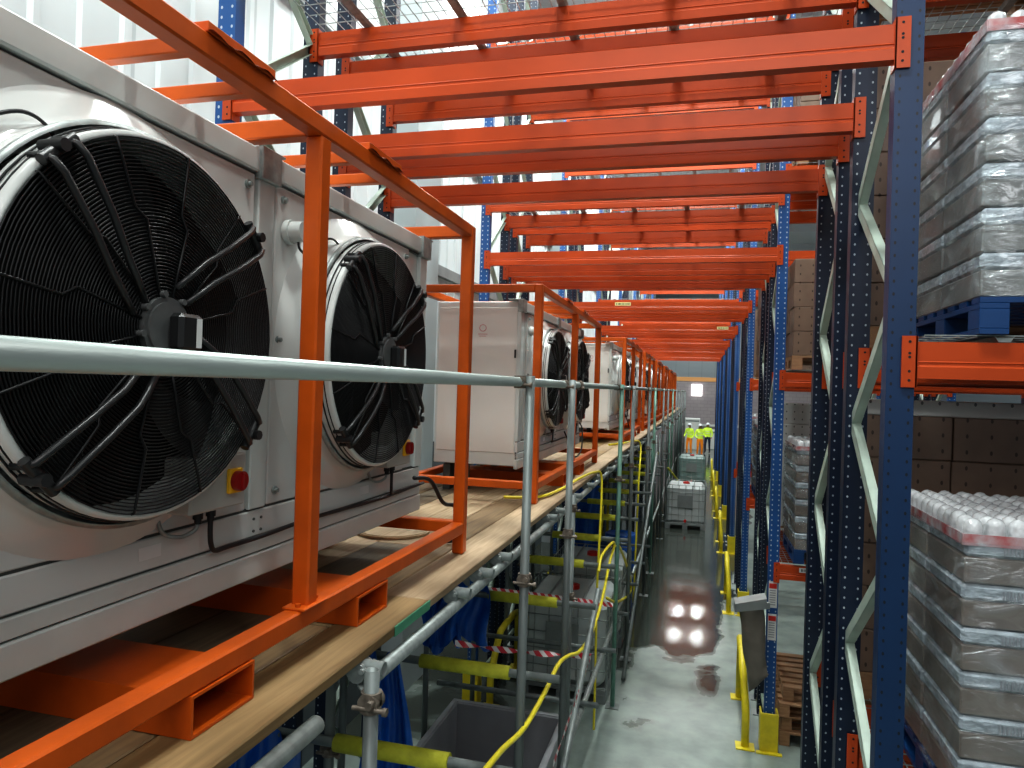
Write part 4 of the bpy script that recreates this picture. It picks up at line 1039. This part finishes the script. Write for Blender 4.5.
# open grey bin
r = empty('open_bin', (-2.0, 4.75, 0)); w, d, h, t = .98, 1.15, .76, .04
m_ = MB()
m_.bbox(0, w, 0, t, .1, h, .006); m_.bbox(0, w, d - t, d, .1, h, .006); m_.bbox(0, t, t, d - t, .1, h, .004); m_.bbox(w - t, w, t, d - t, .1, h, .004); m_.box(t, w - t, t, d - t, .12, .16)
m_.build('bin_wall', M['greyplastic'], r)
rm = MB(); rm.bbox(-.015, w + .015, -.015, .03, h - .03, h + .01, .004); rm.bbox(-.015, w + .015, d - .03, d + .015, h - .03, h + .01, .004)
rm.bbox(-.015, .03, .03, d - .03, h - .03, h + .01, .004); rm.bbox(w - .03, w + .015, .03, d - .03, h - .03, h + .01, .004); rm.build('rim', M['greyplastic'], r)
sk = MB()
for x in (.0, .42, .84): sk.bbox(x, x + .14, 0, d, 0, .1, .004)
sk.build('skid', M['greyplastic'], r)
tag(r, 'open grey plastic pallet bin on the floor under the near scaffold', 'bin')
# blue sheets
def sheet(name, c, w, h, lab, seed, flare=.2, yaw=.3):
    rnd = random.Random(seed); m_ = MB(); nx, nz = 18, 16; vs = []; ph = [rnd.uniform(0, 6) for _ in range(6)]
    for a in range(nz + 1):
        t = a / nz
        for i in range(nx + 1):
            u = i / nx - .5; x = u * w * (1 + flare * (t - .5)) + .03 * math.sin(5 * t + ph[0]); yv = .05 * math.sin(11 * u + ph[1] + 1.5 * t) + .03 * math.sin(23 * u + 4 * t + ph[2])
            z = -h * t + .05 * t * math.sin(7 * u + ph[3]) + .02 * math.sin(15 * u + ph[4])
            vs.append((x * math.cos(yaw) - yv * math.sin(yaw), x * math.sin(yaw) + yv * math.cos(yaw), z))
    m_.add(vs, [(a * (nx + 1) + i, a * (nx + 1) + i + 1, (a + 1) * (nx + 1) + i + 1, (a + 1) * (nx + 1) + i) for a in range(nz) for i in range(nx)], True)
    o = m_.build(name, M['tarp'], None, c); tag(o, lab, 'sheet', 'blue plastic sheets'); return o
sheet('plastic_sheet', (-1.80, 5.44, Z(-1.60)), .42, .48, 'crumpled blue plastic sheet hanging under the deck behind the second yellow sleeve', 1, .3)
sheet('plastic_sheet', (-2.00, 5.44, Z(-1.64)), .30, .5, 'longer blue plastic sheet hanging left of the crumpled one', 5, .1)
sheet('plastic_sheet', (-1.80, 3.98, Z(-1.66)), .36, 1.5, 'blue plastic sheet draped down beside the grey bin', 2, .8)
sheet('plastic_sheet', (-1.8, 11.78, Z(-1.62)), .5, 1.2, 'far blue plastic sheet hanging under the deck', 3, .1)
sheet('plastic_sheet', (-1.98, 2.93, Z(-1.66)), .4, 1.5, 'blue plastic sheet at the very bottom behind the first yellow sleeve', 4, .2)
# coloured drums under the deck
def drum(x, y, mt, lab):
    m_ = MB(); vs = []
    prof = [(.29, 0), (.29, .28), (.30, .29), (.30, .31), (.29, .32), (.29, .58), (.30, .59), (.30, .61), (.29, .62), (.29, .86), (.27, .88), (.26, .87), (.0, .87)]
    sg = 28
    for rr, zz in prof:
        for q in range(sg): vs.append((rr * math.cos(2 * PI * q / sg), rr * math.sin(2 * PI * q / sg), zz))
    m_.add(vs, [(a * sg + q, a * sg + (q + 1) % sg, (a + 1) * sg + (q + 1) % sg, (a + 1) * sg + q) for a in range(len(prof) - 1) for q in range(sg)], True)
    o = m_.build('drum', mt, None, (x, y, 0)); MB().cyl((.15, 0, .87), (.15, 0, .90), .03, 12).build('bung', M['black'], o)
    tag(o, lab, 'drum'); return o
drum(-1.75, 12.5, M['blue'], 'blue drum on the floor under the deck behind the second tank')
drum(-1.35, 13.2, M['tarp'], 'bright blue drum farther under the deck behind the darker one')

# ------------------------------------------------------------------ people far down the aisle
def worker(x, y, rz, lab, top, legs, s=1.0, pose=0):
    """standing figure, one skinned surface, clothes as coloured zones of the same surface plus vest and helmet"""
    J = {'pel': (0, 0, .95), 'belly': (0, .0, 1.10), 'chest': (0, -.01, 1.32), 'neck': (0, 0, 1.47), 'head': (0, .015, 1.58), 'crown': (0, .01, 1.70),
         'hl': (-.09, 0, .90), 'kl': (-.11, .03, .50), 'al': (-.12, -.02, .09), 'tl': (-.13, .12, .04),
         'hr': (.09, 0, .90), 'kr': (.12, .05, .50), 'ar': (.13, .0, .09), 'tr': (.14, .14, .04),
         'sl': (-.19, 0, 1.40), 'el': (-.26, .0, 1.12), 'wl': (-.24, .14 + pose * .1, .92 + pose * .2), 'gl': (-.23, .20 + pose * .1, .86 + pose * .2),
         'sr': (.19, 0, 1.40), 'er': (.27, .02, 1.13), 'wr': (.23, .20, 1.0), 'gr': (.20, .27, .97)}
    Rd = {'pel': .15, 'belly': .145, 'chest': .165, 'neck': .06, 'head': .095, 'crown': .075, 'hl': .10, 'kl': .065, 'al': .045, 'tl': .04, 'hr': .10, 'kr': .065, 'ar': .045, 'tr': .04,
          'sl': .07, 'el': .052, 'wl': .036, 'gl': .038, 'sr': .07, 'er': .052, 'wr': .036, 'gr': .038}
    E = [('pel', 'belly'), ('belly', 'chest'), ('chest', 'neck'), ('neck', 'head'), ('head', 'crown'), ('pel', 'hl'), ('hl', 'kl'), ('kl', 'al'), ('al', 'tl'), ('pel', 'hr'), ('hr', 'kr'), ('kr', 'ar'), ('ar', 'tr'),
         ('chest', 'sl'), ('sl', 'el'), ('el', 'wl'), ('wl', 'gl'), ('chest', 'sr'), ('sr', 'er'), ('er', 'wr'), ('wr', 'gr')]
    ks = list(J); me = bpy.data.meshes.new('person'); me.from_pydata([J[k] for k in ks], [(ks.index(a), ks.index(b)) for a, b in E], [])
    o = bpy.data.objects.new('person', me); COL.objects.link(o)
    md = o.modifiers.new('skin', 'SKIN'); md.use_smooth_shade = True
    sl = me.skin_vertices[0].data if me.skin_vertices else None
    if sl is None:
        bpy.context.view_layer.objects.active = o
    for i, k in enumerate(ks):
        me.skin_vertices[0].data[i].radius = (Rd[k], Rd[k] * (.72 if k in ('pel', 'belly', 'chest') else 1))
    me.skin_vertices[0].data[0].use_root = True
    o.modifiers.new('sub', 'SUBSURF').levels = 1
    dg = bpy.context.evaluated_depsgraph_get(); me2 = bpy.data.meshes.new_from_object(o.evaluated_get(dg))
    bpy.data.objects.remove(o)
    o = bpy.data.objects.new('person', me2); COL.objects.link(o)
    me2.materials.clear()
    for q in (M['skin'], top, legs, M['black']): me2.materials.append(q)
    for p_ in me2.polygons:
        c = p_.center; p_.use_smooth = True
        p_.material_index = 3 if c.z < .11 else (2 if (c.z < .98 and abs(c.x) < .20) else (0 if (c.z > 1.49 or (abs(c.x) > .15 and c.z < 1.02 and c.y > .15)) else 1))
    o.location = (x, y, 0); o.rotation_euler = (0, 0, rz); o.scale = (s, s, s)
    h = MB(); vs = []; sg = 16
    for k in range(6):
        a = k / 5 * PI / 2; rr = .118 * math.cos(a)
        for q in range(sg): vs.append((rr * math.cos(2 * PI * q / sg), .01 + rr * 1.1 * math.sin(2 * PI * q / sg), 1.655 + .11 * math.sin(a)))
    h.add(vs, [(a * sg + q, a * sg + (q + 1) % sg, (a + 1) * sg + (q + 1) % sg, (a + 1) * sg + q) for a in range(5) for q in range(sg)], True)
    h.cyl((0, .03, 1.650), (0, .03, 1.658), .14, 20); h.build('helmet', M['helmet'], o)
    b = MB()
    for zz in (1.14, 1.26): b.path([(.168 * math.cos(2 * PI * q / 20), .125 * math.sin(2 * PI * q / 20), zz) for q in range(20)], .012, 6, True)
    b.build('reflective_stripe', M['label'], o)
    fc = MB(); 
    for x_ in (-.035, .035): fc.cyl((x_, .100, 1.60), (x_, .112, 1.60), .010, 8)
    fc.build('eye', M['black'], o)
    tag(o, lab, 'person', 'workers at the far end of the aisle'); return o
worker(-.55, 41.0, 2.6, 'person in yellow high-visibility jacket and orange trousers, leftmost at the far end', M['hivis'], M['hiorange'], 1.0)
worker(.02, 40.0, 3.4, 'person in yellow high-visibility jacket and orange trousers, middle one at the far end', M['hivis'], M['hiorange'], 1.02, 1)
worker(.45, 42.5, 2.9, 'person in yellow high-visibility jacket and dark trousers, rightmost at the far end', M['hivis'], M['navy'], 1.0)

# far clutter: orange forklift-like truck is not clear in view; a white crate stack stands there
for i, (x, y_, w_, h_) in enumerate(((-.9, 44.5, .9, 1.9), (.3, 45.5, .8, 1.2))):
    o = MB().bbox(0, w_, 0, .8, 0, h_, .02).build('white_crate', M['label'], None, (x, y_, 0))
    MB().box(.05, w_ - .05, -.01, 0, h_ - .2, h_ - .1).build('crate_slot', M['steelgrey'], o)
    tag(o, '%s white crate standing behind the far workers' % ('taller' if i == 0 else 'shorter'), 'crate')

# ------------------------------------------------------------------ lights
def area(name, loc, sx, sy, e, col=(.94, 1, .97), rot=(0, 0, 0)):
    l = bpy.data.lights.new(name, 'AREA'); l.shape = 'RECTANGLE'; l.size = sx; l.size_y = sy; l.energy = e; l.color = col
    o = bpy.data.objects.new(name, l); COL.objects.link(o); o.location = loc; o.rotation_euler = rot; return o
lamp = empty('ceiling_lamp', (0, 0, 0))
hs = MB(); hs.extr([(-.26, .0), (.26, 0), (.14, .12), (-.14, .12)], 'x', -.20, .20); hs.build('lamp_housing', M['steelgrey'], lamp)
MB().box(-.18, .18, -.24, .24, -.012, 0).build('lamp_diffuser', M['light'], lamp)
first = True
for i, yy in enumerate((1.0, 6.2, 10.6, 15.0, 19.4, 23.9, 28.3, 32.7, 38.0, 44.0)):
    for sd, xx in (('left', -1.0), ('right', .15)):
        o = lamp if first else dup(lamp); first = False
        o.location = (xx, yy, 10.2)
        tag(o, '%s ceiling lamp of the %s pair above the aisle' % (sd, ORD[i]), 'lamp', 'ceiling lamps over the aisle')
        area('lamp_light', (xx, yy, 10.15), .4, .6, 140)
for i, yy in enumerate((-1.5, 6.2, 15.0)):
    area('side_light', (6.0, yy, 9.6), 3, 1, 80)
area('rear_light', (.6, -3.2, 7.0), 5, 3, 130, (1, .97, .95), (math.radians(62), 0, 0))
area('left_light', (-2.9, 1.2, 9.4), .8, 5, 100)
area('left_light', (-2.9, 9.5, 9.4), .8, 8, 150)
area('left_light', (-2.9, 22, 9.4), .8, 12, 200)
w = bpy.data.worlds.new('world'); S.world = w; w.use_nodes = True
w.node_tree.nodes['Background'].inputs[0].default_value = (.75, .85, .9, 1); w.node_tree.nodes['Background'].inputs[1].default_value = .16
S.view_settings.view_transform = 'Standard'; S.view_settings.exposure = .35
try: S.view_settings.look = 'Medium High Contrast'
except Exception: pass
